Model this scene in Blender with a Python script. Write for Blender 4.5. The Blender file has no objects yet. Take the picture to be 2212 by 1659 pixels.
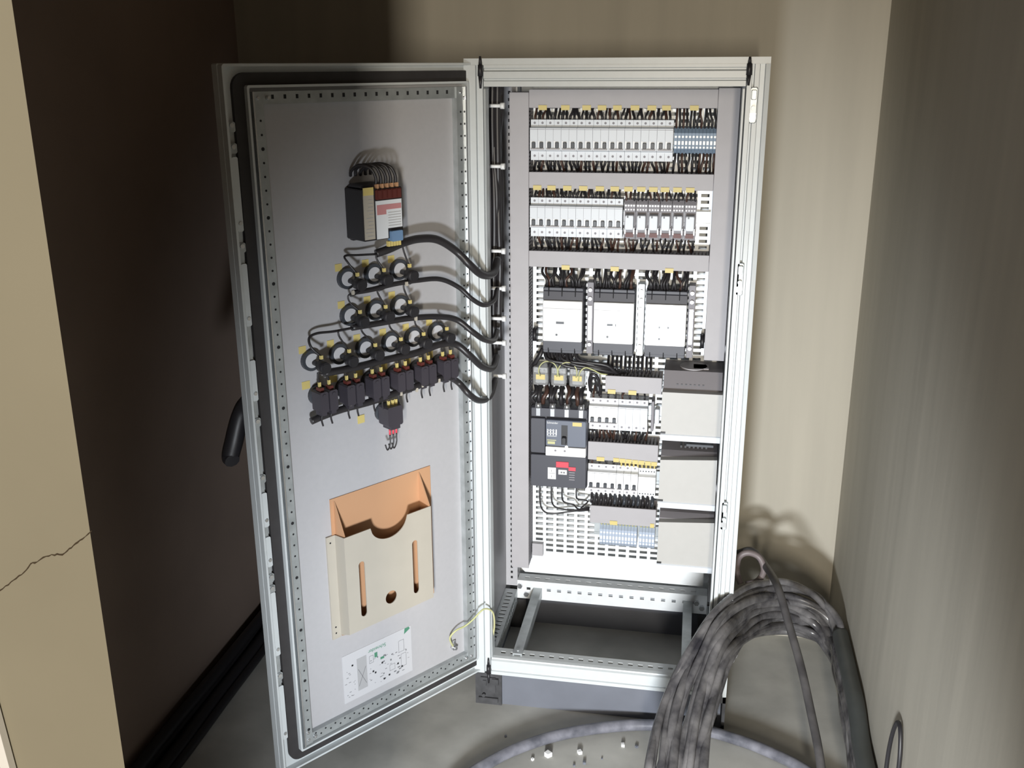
import bpy, math, random
from mathutils import Vector, Matrix
random.seed(7)
S = 0.7                      # working unit -> metres
C = bpy.context.scene.collection
# ------------------------------------------------------------------ camera model
F_PX, CX, CY, CZ, PAN, TILT, ROLL = 2154.0, .6686, -2.8993, 1.988, .18225, .30965, -.00505
cp, sp = math.cos(PAN), math.sin(PAN)
FW = Vector((-sp*math.cos(TILT), cp*math.cos(TILT), -math.sin(TILT)))
RT = Vector((cp, sp, 0)); UP = RT.cross(FW)
R2 = RT*math.cos(ROLL)+UP*math.sin(ROLL); U2 = -RT*math.sin(ROLL)+UP*math.cos(ROLL)
CAM = Vector((CX, CY, CZ))
TH = .9375
DO = Vector((.03, .045, 0)); DU = Vector((-math.cos(TH), -math.sin(TH), 0)); DN = Vector((math.sin(TH), -math.cos(TH), 0))
def at(px, py, Y):           # point of the depth plane y=Y
    d = FW+R2*((px-1106)/F_PX)+U2*((829.5-py)/F_PX)
    return CAM+d*((Y-CY)/d.y)
def atx(px, py, X):
    d = FW+R2*((px-1106)/F_PX)+U2*((829.5-py)/F_PX)
    return CAM+d*((X-CX)/d.x)
def atz(px, py, Z):
    d = FW+R2*((px-1106)/F_PX)+U2*((829.5-py)/F_PX)
    return CAM+d*((Z-CZ)/d.z)
def dp(u, n, z): return DO+DU*u+DN*n+Vector((0, 0, z))     # door coordinates
def atd(px, py, n):
    d = FW+R2*((px-1106)/F_PX)+U2*((829.5-py)/F_PX)
    t = ((DO-CAM).dot(DN)+n)/d.dot(DN)
    return CAM+d*t
# ------------------------------------------------------------------ materials
def mat(name, col, rough=.5, metal=0., noise=0., scale=20., bump=0., col2=None, stretch=None, alpha=None, spec=None, trans=0.):
    m = bpy.data.materials.new(name); m.use_nodes = True
    nt = m.node_tree; b = nt.nodes['Principled BSDF']
    b.inputs['Base Color'].default_value = (*col, 1); b.inputs['Roughness'].default_value = rough
    b.inputs['Metallic'].default_value = metal
    if spec is not None: b.inputs['Specular IOR Level'].default_value = spec
    if trans: b.inputs['Transmission Weight'].default_value = trans; b.inputs['IOR'].default_value = 1.3
    if noise or bump:
        tc = nt.nodes.new('ShaderNodeTexCoord'); mp = nt.nodes.new('ShaderNodeMapping')
        nt.links.new(tc.outputs['Object'], mp.inputs['Vector'])
        if stretch: mp.inputs['Scale'].default_value = stretch
        n = nt.nodes.new('ShaderNodeTexNoise'); n.inputs['Scale'].default_value = scale; n.inputs['Detail'].default_value = 8
        nt.links.new(mp.outputs['Vector'], n.inputs['Vector'])
        if noise:
            r = nt.nodes.new('ShaderNodeValToRGB')
            c2 = col2 or tuple(c*(1-noise) for c in col)
            r.color_ramp.elements[0].position = .3; r.color_ramp.elements[1].position = .72
            r.color_ramp.elements[0].color = (*c2, 1); r.color_ramp.elements[1].color = (*col, 1)
            nt.links.new(n.outputs['Fac'], r.inputs['Fac']); nt.links.new(r.outputs['Color'], b.inputs['Base Color'])
        if bump:
            bp = nt.nodes.new('ShaderNodeBump'); bp.inputs['Strength'].default_value = bump; bp.inputs['Distance'].default_value = .003
            nt.links.new(n.outputs['Fac'], bp.inputs['Height']); nt.links.new(bp.outputs['Normal'], b.inputs['Normal'])
    return m
M = {}
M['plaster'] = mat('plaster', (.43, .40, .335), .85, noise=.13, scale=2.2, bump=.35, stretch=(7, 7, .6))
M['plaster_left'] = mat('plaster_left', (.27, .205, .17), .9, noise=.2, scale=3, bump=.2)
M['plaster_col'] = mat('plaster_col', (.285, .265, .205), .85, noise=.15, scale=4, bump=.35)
M['concrete'] = mat('concrete', (.54, .535, .50), .9, noise=.35, scale=7, bump=.5)
M['paint'] = mat('paint', (.56, .59, .60), .38, noise=.04, scale=60)
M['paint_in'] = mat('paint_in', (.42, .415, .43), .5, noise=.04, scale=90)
M['galv'] = mat('galv', (.50, .53, .54), .42, .55, noise=.25, scale=40)
M['grid'] = mat('grid', (.80, .82, .83), .45, .15, noise=.06, scale=40)
M['steel'] = mat('steel', (.75, .76, .78), .25, .9)
M['plinth'] = mat('plinth', (.15, .16, .19), .6, noise=.15, scale=12)
M['plinth_corner'] = mat('plinth_corner', (.07, .07, .075), .6, noise=.5, scale=40)
M['rubber'] = mat('rubber', (.035, .032, .033), .7, noise=.2, scale=50)
M['hole'] = mat('hole', (.012, .012, .014), .9)
M['duct'] = mat('duct', (.40, .385, .40), .55, noise=.05, scale=30)
M['duct_dark'] = mat('duct_dark', (.24, .23, .25), .6)
M['mcb'] = mat('mcb', (.66, .69, .73), .45)
M['mcb_white'] = mat('mcb_white', (.82, .83, .84), .4)
M['toggle'] = mat('toggle', (.045, .05, .06), .4)
M['black'] = mat('black', (.018, .017, .02), .45)
M['wire'] = mat('wire', (.022, .02, .022), .4)
M['wire_brown'] = mat('wire_brown', (.06, .03, .022), .4)
M['mccb'] = mat('mccb', (.055, .056, .070), .5)
M['mccb_panel'] = mat('mccb_panel', (.12, .135, .175), .45)
M['switch_black'] = mat('switch_black', (.042, .037, .047), .5)
M['white'] = mat('white', (.84, .84, .84), .3)
M['cover'] = mat('cover', (.84, .84, .83), .18)
M['yellow'] = mat('yellow', (.60, .49, .18), .5)
M['orange'] = mat('orange', (.50, .28, .155), .55)
M['beige'] = mat('beige', (.44, .405, .345), .5, noise=.05, scale=20)
M['red'] = mat('red', (.65, .06, .09), .4)
M['redbrown'] = mat('redbrown', (.10, .022, .018), .5)
M['pink'] = mat('pink', (.48, .22, .23), .5)
M['blue'] = mat('blue', (.14, .24, .40), .5)
M['term_blue'] = mat('term_blue', (.20, .27, .36), .5)
M['term_light'] = mat('term_light', (.38, .44, .54), .5)
M['green'] = mat('green', (.03, .20, .12), .5)
M['clear'] = mat('clear', (.80, .80, .80), .12, trans=.75)
M['earth'] = mat('earth', (.60, .55, .32), .45, noise=.6, scale=8, col2=(.42, .44, .20))
M['box_face'] = mat('box_face', (.45, .44, .42), .5, noise=.03, scale=60)
M['box_body'] = mat('box_body', (.22, .205, .215), .55)
M['cable'] = mat('cable', (.026, .025, .030), .25, noise=.65, scale=24, bump=.35, col2=(.18, .172, .172), stretch=(1, 1, 1))
M['cable_dark'] = mat('cable_dark', (.03, .028, .03), .45, noise=.5, scale=20, col2=(.09, .085, .085))
M['cable_floor'] = mat('cable_floor', (.075, .078, .095), .3, noise=.6, scale=22, bump=.25, col2=(.28, .28, .32))
M['cable_green'] = mat('cable_green', (.075, .082, .08), .5, noise=.4, scale=12)
M['cable_pink'] = mat('cable_pink', (.20, .165, .165), .5, noise=.3, scale=12)
M['crack'] = mat('crack', (.05, .035, .02), .95)
M['paper'] = mat('paper', (.50, .50, .52), .6)
M['print'] = mat('print', (.16, .16, .17), .6)
M['print_grey'] = mat('print_grey', (.36, .36, .37), .6)
M['print_green'] = mat('print_green', (.07, .22, .14), .6)
# ------------------------------------------------------------------ mesh builder
class MB:
    def __init__(s): s.v = []; s.f = []; s.mi = []; s.m = 0; s.smooth = []
    def quad(s, idx, sm=False): s.f.append(idx); s.mi.append(s.m); s.smooth.append(sm)
    def box(s, x0, x1, y0, y1, z0, z1, bev=0.):
        if x0 > x1: x0, x1 = x1, x0
        if y0 > y1: y0, y1 = y1, y0
        if z0 > z1: z0, z1 = z1, z0
        if bev > 0:
            b = min(bev, (x1-x0)/2.01, (y1-y0)/2.01, (z1-z0)/2.01)
            # chamfered box : prism of octagon in xz with insets in y
            def ring(y, i): return [(x0+i+b, y, z0+i), (x1-i-b, y, z0+i), (x1-i, y, z0+i+b), (x1-i, y, z1-i-b), (x1-i-b, y, z1-i), (x0+i+b, y, z1-i), (x0+i, y, z1-i-b), (x0+i, y, z0+i+b)]
            R = [ring(y0, b*.6), ring(y0+b, 0), ring(y1, 0)]
            n0 = len(s.v)
            for r in R: s.v += r
            for k in range(2):
                for i in range(8):
                    a = n0+k*8+i; bb = n0+k*8+(i+1) % 8
                    s.quad((a, bb, bb+8, a+8))
            s.quad(tuple(n0+i for i in range(8))[::-1]); s.quad(tuple(n0+16+i for i in range(8)))
            return s
        n = len(s.v)
        s.v += [(x0, y0, z0), (x1, y0, z0), (x1, y1, z0), (x0, y1, z0), (x0, y0, z1), (x1, y0, z1), (x1, y1, z1), (x0, y1, z1)]
        for q in ((0, 3, 2, 1), (4, 5, 6, 7), (0, 1, 5, 4), (1, 2, 6, 5), (2, 3, 7, 6), (3, 0, 4, 7)): s.quad(tuple(n+i for i in q))
        return s
    def prism_x(s, prof, x0, x1):       # prof: (y,z) list
        n = len(s.v); k = len(prof)
        s.v += [(x0, y, z) for y, z in prof]+[(x1, y, z) for y, z in prof]
        for i in range(k): j = (i+1) % k; s.quad((n+i, n+j, n+k+j, n+k+i))
        s.quad(tuple(n+i for i in range(k))[::-1]); s.quad(tuple(n+k+i for i in range(k)))
        return s
    def prism_y(s, prof, y0, y1):       # prof: (x,z)
        n = len(s.v); k = len(prof)
        s.v += [(x, y0, z) for x, z in prof]+[(x, y1, z) for x, z in prof]
        for i in range(k): j = (i+1) % k; s.quad((n+i, n+j, n+k+j, n+k+i))
        s.quad(tuple(n+i for i in range(k))); s.quad(tuple(n+k+i for i in range(k))[::-1])
        return s
    def prism_z(s, prof, z0, z1):
        n = len(s.v); k = len(prof)
        s.v += [(x, y, z0) for x, y in prof]+[(x, y, z1) for x, y in prof]
        for i in range(k): j = (i+1) % k; s.quad((n+i, n+j, n+k+j, n+k+i))
        s.quad(tuple(n+i for i in range(k))[::-1]); s.quad(tuple(n+k+i for i in range(k)))
        return s
    def cyl(s, a, b, r, r2=None, n=14, cap=True):
        a = Vector(a); b = Vector(b); r2 = r if r2 is None else r2
        d = (b-a).normalized(); t = Vector((0, 0, 1)) if abs(d.z) < .9 else Vector((1, 0, 0))
        p = d.cross(t).normalized(); q = d.cross(p); n0 = len(s.v)
        for c, rr in ((a, r), (b, r2)):
            for i in range(n):
                w = 2*math.pi*i/n; s.v.append(tuple(c+p*(rr*math.cos(w))+q*(rr*math.sin(w))))
        for i in range(n): j = (i+1) % n; s.quad((n0+i, n0+j, n0+n+j, n0+n+i), True)
        if cap: s.quad(tuple(n0+i for i in range(n))[::-1]); s.quad(tuple(n0+n+i for i in range(n)))
        return s
    def ring(s, c, ax, r0, r1, h, n=20):   # annulus along ax
        c = Vector(c); d = Vector(ax).normalized(); t = Vector((0, 0, 1)) if abs(d.z) < .9 else Vector((1, 0, 0))
        p = d.cross(t).normalized(); q = d.cross(p); n0 = len(s.v)
        for rr, hh in ((r0, 0), (r1, 0), (r1, h), (r0, h)):
            for i in range(n):
                w = 2*math.pi*i/n; s.v.append(tuple(c+d*hh+p*(rr*math.cos(w))+q*(rr*math.sin(w))))
        for k in range(4):
            for i in range(n):
                j = (i+1) % n; k2 = (k+1) % 4; s.quad((n0+k*n+i, n0+k*n+j, n0+k2*n+j, n0+k2*n+i))
        return s
    def tube(s, pts, r, n=8, seg=6, rad=None):
        P = [Vector(p) for p in pts]; Q = []
        ext = [P[0]*2-P[1]]+P+[P[-1]*2-P[-2]]
        for i in range(1, len(ext)-2):
            p0, p1, p2, p3 = ext[i-1:i+3]
            for k in range(seg):
                t = k/seg; Q.append(.5*((2*p1)+(p2-p0)*t+(2*p0-5*p1+4*p2-p3)*t*t+(3*p1-p0-3*p2+p3)*t**3))
        Q.append(P[-1])
        d = (Q[1]-Q[0]).normalized(); t = Vector((0, 0, 1)) if abs(d.z) < .9 else Vector((1, 0, 0)); p = d.cross(t).normalized()
        n0 = len(s.v)
        for i, c in enumerate(Q):
            d = (Q[min(i+1, len(Q)-1)]-Q[max(i-1, 0)])
            if d.length < 1e-9: d = Vector((0, 0, 1))
            d.normalize(); p = (p-d*p.dot(d)).normalized(); q = d.cross(p)
            rr = r if rad is None else r*rad(i/(len(Q)-1))
            for k in range(n):
                w = 2*math.pi*k/n; s.v.append(tuple(c+p*(rr*math.cos(w))+q*(rr*math.sin(w))))
        for i in range(len(Q)-1):
            for k in range(n): j = (k+1) % n; s.quad((n0+i*n+k, n0+i*n+j, n0+(i+1)*n+j, n0+(i+1)*n+k), True)
        s.quad(tuple(n0+k for k in range(n))[::-1]); s.quad(tuple(n0+(len(Q)-1)*n+k for k in range(n)))
        return s
    def plate(s, ax, lvl, a0, a1, b0, b1, holes, th):
        # rectangular plate normal to axis ax, with rectangular holes (list a0,a1,b0,b1) laid out on a regular grid
        A = sorted(set([a0, a1]+[h[0] for h in holes]+[h[1] for h in holes]))
        B = sorted(set([b0, b1]+[h[2] for h in holes]+[h[3] for h in holes]))
        A = [round(x, 6) for x in A]; B = [round(x, 6) for x in B]
        A = sorted(set(A)); B = sorted(set(B))
        H = set()
        ia = {x: i for i, x in enumerate(A)}; ib = {x: i for i, x in enumerate(B)}
        for h in holes:
            for i in range(ia[round(h[0], 6)], ia[round(h[1], 6)]):
                for j in range(ib[round(h[2], 6)], ib[round(h[3], 6)]): H.add((i, j))
        n0 = len(s.v); nb = len(B); L = len(A)*nb
        def V(a, b, l): return {'y': (a, l, b), 'z': (a, b, l), 'x': (l, a, b)}[ax]
        for l in (lvl, lvl+th):
            for a in A:
                for b in B: s.v.append(V(a, b, l))
        solid = lambda i, j: 0 <= i < len(A)-1 and 0 <= j < nb-1 and (i, j) not in H
        for i in range(len(A)-1):
            for j in range(nb-1):
                if (i, j) in H: continue
                a = n0+i*nb+j; b = a+nb
                s.quad((a, b, b+1, a+1)); s.quad((a+L, a+1+L, b+1+L, b+L))
                if not solid(i-1, j): s.quad((a, a+1, a+1+L, a+L))
                if not solid(i+1, j): s.quad((b+1, b, b+L, b+1+L))
                if not solid(i, j-1): s.quad((b, a, a+L, b+L))
                if not solid(i, j+1): s.quad((a+1, b+1, b+1+L, a+1+L))
        return s
    def mesh(s, name, mats):
        me = bpy.data.meshes.new(name)
        me.from_pydata([(x*S, y*S, z*S) for x, y, z in s.v], [], s.f)
        for m in (mats if isinstance(mats, (list, tuple)) else [mats]): me.materials.append(M[m])
        for p, i, sm in zip(me.polygons, s.mi, s.smooth): p.material_index = i; p.use_smooth = sm
        me.update(); return me
def fixn(me):
    import bmesh
    b = bmesh.new(); b.from_mesh(me); bmesh.ops.recalc_face_normals(b, faces=b.faces); b.to_mesh(me); b.free()
def obj(name, mb, mats, parent=None, loc=None, rotz=0., fix=True):
    me = mb.mesh(name, mats) if isinstance(mb, MB) else mb
    if fix and isinstance(mb, MB): fixn(me)
    o = bpy.data.objects.new(name, me); C.objects.link(o)
    if loc is not None: o.location = Vector(loc)*S
    if rotz: o.rotation_euler = (0, 0, rotz)
    if parent is not None: o.parent = parent
    return o
def tag(o, label, cat, group=None, kind=None):
    o['label'] = label; o['category'] = cat
    if group: o['group'] = group
    if kind: o['kind'] = kind
    return o
def thing(name, label, cat, loc=(0, 0, 0), rotz=0., group=None):
    o = bpy.data.objects.new(name, None); C.objects.link(o); o.empty_display_size = .02
    o.location = Vector(loc)*S; o.rotation_euler = (0, 0, rotz)
    return tag(o, label, cat, group)
def dup(root, loc, label, rotz=None):
    r = root.copy(); C.objects.link(r); r.location = Vector(loc)*S; r['label'] = label
    if rotz is not None: r.rotation_euler = (0, 0, rotz)
    for ch in list(root.children):
        c = ch.copy(); C.objects.link(c); c.parent = r
        for g in list(ch.children):
            d = g.copy(); C.objects.link(d); d.parent = c
    return r
def struct(o): o['kind'] = 'structure'; return o
def text_obj(txt, size, mname, parent, loc, rot, name='lettering'):
    cu = bpy.data.curves.new(name, 'FONT'); cu.body = txt; cu.size = size*S; cu.extrude = .0002; cu.align_x = 'CENTER'; cu.align_y = 'CENTER'
    t = bpy.data.objects.new('tmp', cu); C.objects.link(t)
    dg = bpy.context.evaluated_depsgraph_get(); me = bpy.data.meshes.new_from_object(t.evaluated_get(dg))
    bpy.data.objects.remove(t); me.materials.clear(); me.materials.append(M[mname])
    o = bpy.data.objects.new(name, me); C.objects.link(o); o.location = Vector(loc)*S; o.rotation_euler = rot
    if parent is not None: o.parent = parent
    return o
ORD = ['first', 'second', 'third', 'fourth', 'fifth', 'sixth', 'seventh', 'eighth', 'ninth', 'tenth', 'eleventh', 'twelfth', 'thirteenth', 'fourteenth', 'fifteenth', 'sixteenth', 'seventeenth', 'eighteenth']
# ================================================================== SETTING
FZ = -.13
BY, LX, RX, CEIL = .625, -.973, 1.243, 3.6
o = obj('floor', MB().box(-3.2, RX+.2, -5, BY+.2, FZ-.1, FZ), 'concrete'); struct(o)
o = obj('wall_back', MB().box(LX-.15, RX+.15, BY, BY+.15, FZ, CEIL), 'plaster'); struct(o)
o = obj('wall_right', MB().box(RX, RX+.15, -5, BY, FZ, CEIL), 'plaster'); struct(o)
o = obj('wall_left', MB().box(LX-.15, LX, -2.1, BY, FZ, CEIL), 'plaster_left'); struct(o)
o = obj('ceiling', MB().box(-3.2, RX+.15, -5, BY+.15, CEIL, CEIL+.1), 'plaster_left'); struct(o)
COLY = -2.2; COLX = at(25, 0, COLY).x
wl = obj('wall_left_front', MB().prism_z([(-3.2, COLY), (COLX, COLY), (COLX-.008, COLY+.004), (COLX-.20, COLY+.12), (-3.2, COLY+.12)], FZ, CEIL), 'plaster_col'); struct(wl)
def ribbon(pts, w, y, dy):
    mb = MB(); P = pts
    up = []; dn = []
    for i, (x, z) in enumerate(P):
        ww = w*(.5+.9*random.random()) if 0 < i < len(P)-1 else w*.4
        up.append((x, z+ww)); dn.append((x, z-ww))
    for i in range(len(P)-1):
        mb.prism_y([dn[i], dn[i+1], up[i+1], up[i]], y, y+dy)
    return mb
cr = [(0, 1275), (18, 1262), (35, 1248), (52, 1236), (66, 1218), (80, 1213), (100, 1202), (118, 1198), (135, 1197), (150, 1186), (163, 1175), (178, 1163), (197, 1147)]
pts = []
for (a, b) in zip(cr[:-1], cr[1:]):
    for k in range(3):
        t = k/3; p = at(a[0]+(b[0]-a[0])*t, a[1]+(b[1]-a[1])*t, COLY); pts.append((p.x, p.z+random.uniform(-.0007, .0007)))
p = at(199, 1146, COLY); pts.append((p.x, p.z))
pts = [(pts[0][0]-.15, pts[0][1]-.08)]+pts
obj('crack', ribbon(pts, .0007, COLY-.0003, .0006), 'crack', wl)
# white edged board leaning at far left bottom
bt = thing('leaning_board', 'dark board with a white front edge at the bottom left picture corner', 'board')
a = at(-28, 1452, COLY-.006); b = at(27, 1656, COLY-.006)
dx = (b.x-a.x)/(a.z-b.z)
zb = FZ+.001; xb = b.x+dx*(b.z-zb)
mb = MB(); mb.prism_y([(a.x, a.z), (xb, zb), (xb-.010, zb), (a.x-.010, a.z)], COLY-.010, COLY-.002); obj('edge_strip', mb, 'mcb_white', bt)
mb = MB(); mb.prism_y([(a.x-.0105, a.z-.005), (xb-.0105, zb), (xb-.3, zb), (a.x-.3, a.z-.005)], COLY-.008, COLY-.003); obj('panel', mb, 'redbrown', bt)
# ================================================================== CABINET
W, H, D = .8473, 2.0, .60
cab = thing('electrical_cabinet', 'tall light grey metal electrical cabinet standing with its door wide open', 'electrical cabinet', (0, 0, FZ))
def cpart(name, mb, m, parent=cab):
    o = obj(name, mb, m, parent)
    if parent is cab: o.location = Vector((0, 0, -FZ))*S
    return o
# plinth
mb = MB(); mb.box(.09, W-.09, .012, .03, FZ, -.004)
mb.box(.06, W-.06, D-.04, D-.02, FZ, -.004); mb.box(.012, .03, .06, D-.06, FZ, -.004); mb.box(W-.03, W-.012, .06, D-.06, FZ, -.004)
cpart('plinth', mb, 'plinth')
for i, (x0, x1) in enumerate(((0, .092), (W-.092, W))):
    for (y0, y1) in ((.002, .09), (D-.09, D-.01)):
        mb = MB()
        if i == 1 and y0 < .05:        # open front corner: hollow with a bolt foot
            mb.box(x0, x0+.01, y0, y1, FZ, -.004); mb.box(x1-.01, x1, y0, y1, FZ, -.004)
            mb.box(x0, x1, y0, y1, -.03, -.004); mb.box(x0, x1, y1-.01, y1, FZ, -.004); mb.box(x0, x1, y0, y1, FZ, FZ+.012)
            mb.cyl(((x0+x1)/2, .045, FZ+.012), ((x0+x1)/2, .045, FZ+.03), .024)
        else:
            mb.box(x0, x1, y0, y1, FZ, -.004)
            if y0 < .05:
                mb.box(x0+.02, x1-.02, y0-.006, y0, FZ+.05, -.02); mb.box(x0+.028, x0+.04, y0-.010, y0, -.05, -.03)
                mb.box(x0+.06, x0+.082, y0-.010, y0, -.045, -.022); mb.box(x0+.012, x1-.012, y0-.008, y0, FZ+.012, FZ+.03)
                mb.cyl((x0+.03, y0-.012, FZ+.04), (x0+.03, y0, FZ+.04), .006)
        cpart('plinth_corner', mb, 'plinth_corner')
# shell
def panel(name, *a, m='paint_in'): return cpart(name, MB().box(*a), m)
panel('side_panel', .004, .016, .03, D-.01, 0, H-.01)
panel('side_panel', W-.016, W-.004, .03, D-.01, 0, H-.01, m='paint')
panel('rear_panel', .01, W-.01, D-.012, D, 0, H-.01, m='grid')
panel('roof_panel', 0, W, -.004, D, H-.012, H+.006, m='paint')
# front posts (ribbed sheet profile)
def post_prof(sgn, x0):
    p = [(0, 0), (0, -.006), (.034, -.006), (.036, .004), (.040, .004), (.042, -.010), (.056, -.010), (.058, .03), (.058, .05), (0, .05)]
    return [(x0+sgn*x, y) for x, y in p]
mb = MB(); mb.prism_z(post_prof(1, 0), .0, H-.012); cpart('front_post', mb, 'paint')
mb = MB()
P = [(0, 0), (0, -.006), (.012, -.008), (.014, .004), (.026, .004), (.028, -.006), (.040, -.006), (.042, .006), (.046, .006), (.048, -.012), (.060, -.012), (.062, .03), (.062, .05), (0, .05)]
mb.prism_z([(W-x, y) for x, y in P], .0, H-.012); cpart('front_post', mb, 'paint')
# top rail with ribs
prof = [(-.006, H-.012), (-.006, H-.020), (.0, H-.022), (.0, H-.026), (-.010, H-.030), (-.010, H-.048), (-.002, H-.050), (-.002, H-.053), (-.008, H-.056), (-.008, H-.070), (.05, H-.072), (.05, H-.012)]
mb = MB(); mb.prism_x(prof, .0585, W-.0625); cpart('top_rail', mb, 'paint')
# bottom rail
prof = [(-.010, .0), (-.010, .012), (-.004, .014), (-.004, .017), (-.008, .020), (-.008, .052), (-.002, .056), (.0, .060), (.012, .062), (.012, .0)]
mb = MB(); mb.prism_x(prof, .0585, W-.0625)
hs = []; x = .085
while x < W-.08: hs.append((x, x+.016, .028, .040)); x += .0335
mb.plate('z', .058, .0585, W-.0625, .012, .060, hs, .004)
cpart('bottom_rail', mb, 'paint')
# inner seal edge between post and opening : thin white strip with gasket line
for (x0, x1) in ((.0585, .064), (W-.0705, W-.0635)):
    cpart('seal_edge', MB().box(x0, x1, -.014, .03, .066, H-.075, bev=.002), 'paint')
# perforated depth posts (front inner and rear)
def perf_post(x0, x1, y0, y1, z0, z1, name='frame_post', mt=('paint_in', 'hole')):
    mb = MB(); mb.box(x0, x1, y0, y1, z0, z1); mb.m = 1
    z = z0+.03
    while z < z1-.03:
        if x1 < .3: mb.box(x1-.0001, x1+.0005, y0+.008, y0+.014, z, z+.010); mb.box(x1-.0001, x1+.0005, (y0+y1)/2+.006, (y0+y1)/2+.011, z+.006, z+.011)
        else: mb.box(x0-.0005, x0+.0001, y0+.008, y0+.014, z, z+.010)
        mb.box((x0+x1)/2-.004, (x0+x1)/2+.004, y0-.0005, y0+.0001, z, z+.010)
        z += .0225
    return cpart(name, mb, mt)
perf_post(.017, .045, .052, .085, .066, H-.02, 'inner_post')
perf_post(.017, .062, .49, .55, .066, H-.02, 'rear_post')
perf_post(W-.045, W-.017, .052, .085, .066, H-.02, 'inner_post')
perf_post(W-.062, W-.017, .49, .55, .066, H-.02, 'rear_post')
# floor frame : rear rail, side rails
mb = MB(); hs = []; x = .10
while x < W-.09: hs.append((x, x+.015, .060, .071)); x += .0395
mb.plate('y', .475, .064, W-.064, .022, .095, hs, .004)
hs = []; x = .09
while x < W-.09: hs.append((x, x+.018, .498, .506)); x += .0395
mb.plate('z', .095, .064, W-.064, .475, .53, hs, .004)
cpart('rear_rail', mb, 'grid')
for x0, x1 in ((.017, .064), (W-.064, W-.017)):
    mb = MB(); hs = []; y = .10
    while y < .46: hs.append((x0+.012, x0+.034, y, y+.010)); y += .026
    mb.plate('z', .055, x0, x1, .062, .475, hs, .004)
    hs = [(y_, y_+.006, .022, .040) for y_ in [.10+.026*k for k in range(14)]]
    mb.plate('x', x1-.004 if x0 < .3 else x0, .062, .475, .0, .055, hs, .004)
    cpart('side_rail', mb, 'galv')
for x0, x1 in ((.128, .160), (.696, .728)):
    mb = MB(); mb.box(x0, x1, .02, .50, .066, .072); mb.box(x0, x0+.005, .02, .50, .030, .066); mb.box(x1-.005, x1, .02, .50, .030, .066)
    mb.cyl(((x0+x1)/2, .036, .072), ((x0+x1)/2, .036, .077), .006); mb.cyl(((x0+x1)/2, .486, .072), ((x0+x1)/2, .486, .077), .006)
    cpart('support_rail', mb, 'galv')
for (x, z) in ((.075, .078), (.100, .045), (.745, .070), (.765, .05)):
    cpart('bolt', MB().cyl((x, .462, z), (x, .475, z), .010, n=6), 'steel')
# mounting grid (telescopic slots)
hs = []; nx, nz = 16, 78
for i in range(nx):
    for j in range(nz):
        x = .140+i*.0388; z = .247+j*.0214
        hs.append((x, x+.027, z, z+.0105))
mb = MB(); mb.plate('y', .446, .128, .765, .236, 1.925, hs, .003)
mb.box(.070, .075, .446, .50, .236, 1.925)
cpart('mounting_plate', mb, 'grid')
mb = MB(); mb.prism_y([(.098, .150), (.764, .150), (.764, .232), (.722, .232), (.722, .2345), (.086, .2345), (.086, .162)], .452, .456)
mb.cyl((.700, .449, .205), (.700, .452, .205), .004)
cpart('cover_panel', mb, 'grid')
# left lower angle under duct & grid rails
mb = MB(); mb.box(.130, .170, .425, .445, .236, .285); cpart('end_bracket', mb, 'duct')
# latch hardware on right post
for px, py in ((1627, 225), (1598, 600), (1564, 1110)):
    p = at(px, py, 0)
    mb = MB(); mb.box(p.x-.010, p.x+.010, -.012, -.005, p.z-.05, p.z+.045, bev=.003); mb.box(p.x-.007, p.x+.007, -.020, -.012, p.z+.012, p.z+.038, bev=.002)
    mb.cyl((p.x, -.022, p.z-.01), (p.x, -.012, p.z-.01), .006)
    mb.m = 1; mb.box(p.x-.008, p.x+.008, -.0135, -.0119, p.z-.04, p.z-.024)
    cpart('latch_keeper', mb, ('galv', 'steel'))
# black hinge pins
for (x, z0, z1) in ((.051, H-.075, H+.012), (W-.056, H-.068, H+.006), (.051, -.03, .065)):
    mb = MB(); zc = (z0+z1)/2
    mb.cyl((x, -.018, z0), (x, -.018, zc-.01), .003, .006, n=8); mb.cyl((x, -.018, zc-.01), (x, -.018, zc+.02), .008, .007, n=8); mb.cyl((x, -.018, zc+.02), (x, -.018, z1), .005, .003, n=8)
    mb.box(x-.004, x+.004, -.018, .0, zc-.006, zc+.006)
    cpart('hinge_pin', mb, 'black')
# ------------------------------------------------------------------ door
DW = .816
door = obj('door', MB().box(0, DW, -.028, 0, .005, 1.995, bev=.003), 'paint', cab, fix=True)
door.location = Vector((DO.x, DO.y, -FZ))*S; door.rotation_euler = (0, 0, math.pi+TH)
def dpart(name, mb, m): return obj(name, mb, m, door)
def ring_rect(mb, u0, u1, z0, z1, w, n0, n1, rad=.03, k=6):
    def rr(u0, u1, z0, z1, r):
        P = []
        for cx, cz, a0 in ((u1-r, z0+r, -90), (u1-r, z1-r, 0), (u0+r, z1-r, 90), (u0+r, z0+r, 180)):
            for i in range(k+1):
                a = math.radians(a0+90*i/k); P.append((cx+r*math.cos(a), cz+r*math.sin(a)))
        return P
    A = rr(u0, u1, z0, z1, rad); B = rr(u0+w, u1-w, z0+w, z1-w, max(rad-w, .004)); n = len(A); b = len(mb.v)
    for P, y in ((A, n0), (A, n1), (B, n1), (B, n0)): mb.v += [(x, y, z) for x, z in P]
    for q in range(4):
        for i in range(n):
            j = (i+1) % n; q2 = (q+1) % 4; mb.quad((b+q*n+i, b+q*n+j, b+q2*n+j, b+q2*n+i))
    return mb
dpart('door_rim', ring_rect(MB(), .001, DW-.001, .006, 1.994, .006, 0, .022, rad=.008), 'paint')
dpart('gasket', ring_rect(MB(), .026, .786, .027, 1.974, .030, .0, .012, rad=.035), 'rubber')
dpart('inner_lip', ring_rect(MB(), .057, .756, .058, 1.945, .006, .0, .026, rad=.006), 'paint')
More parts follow.
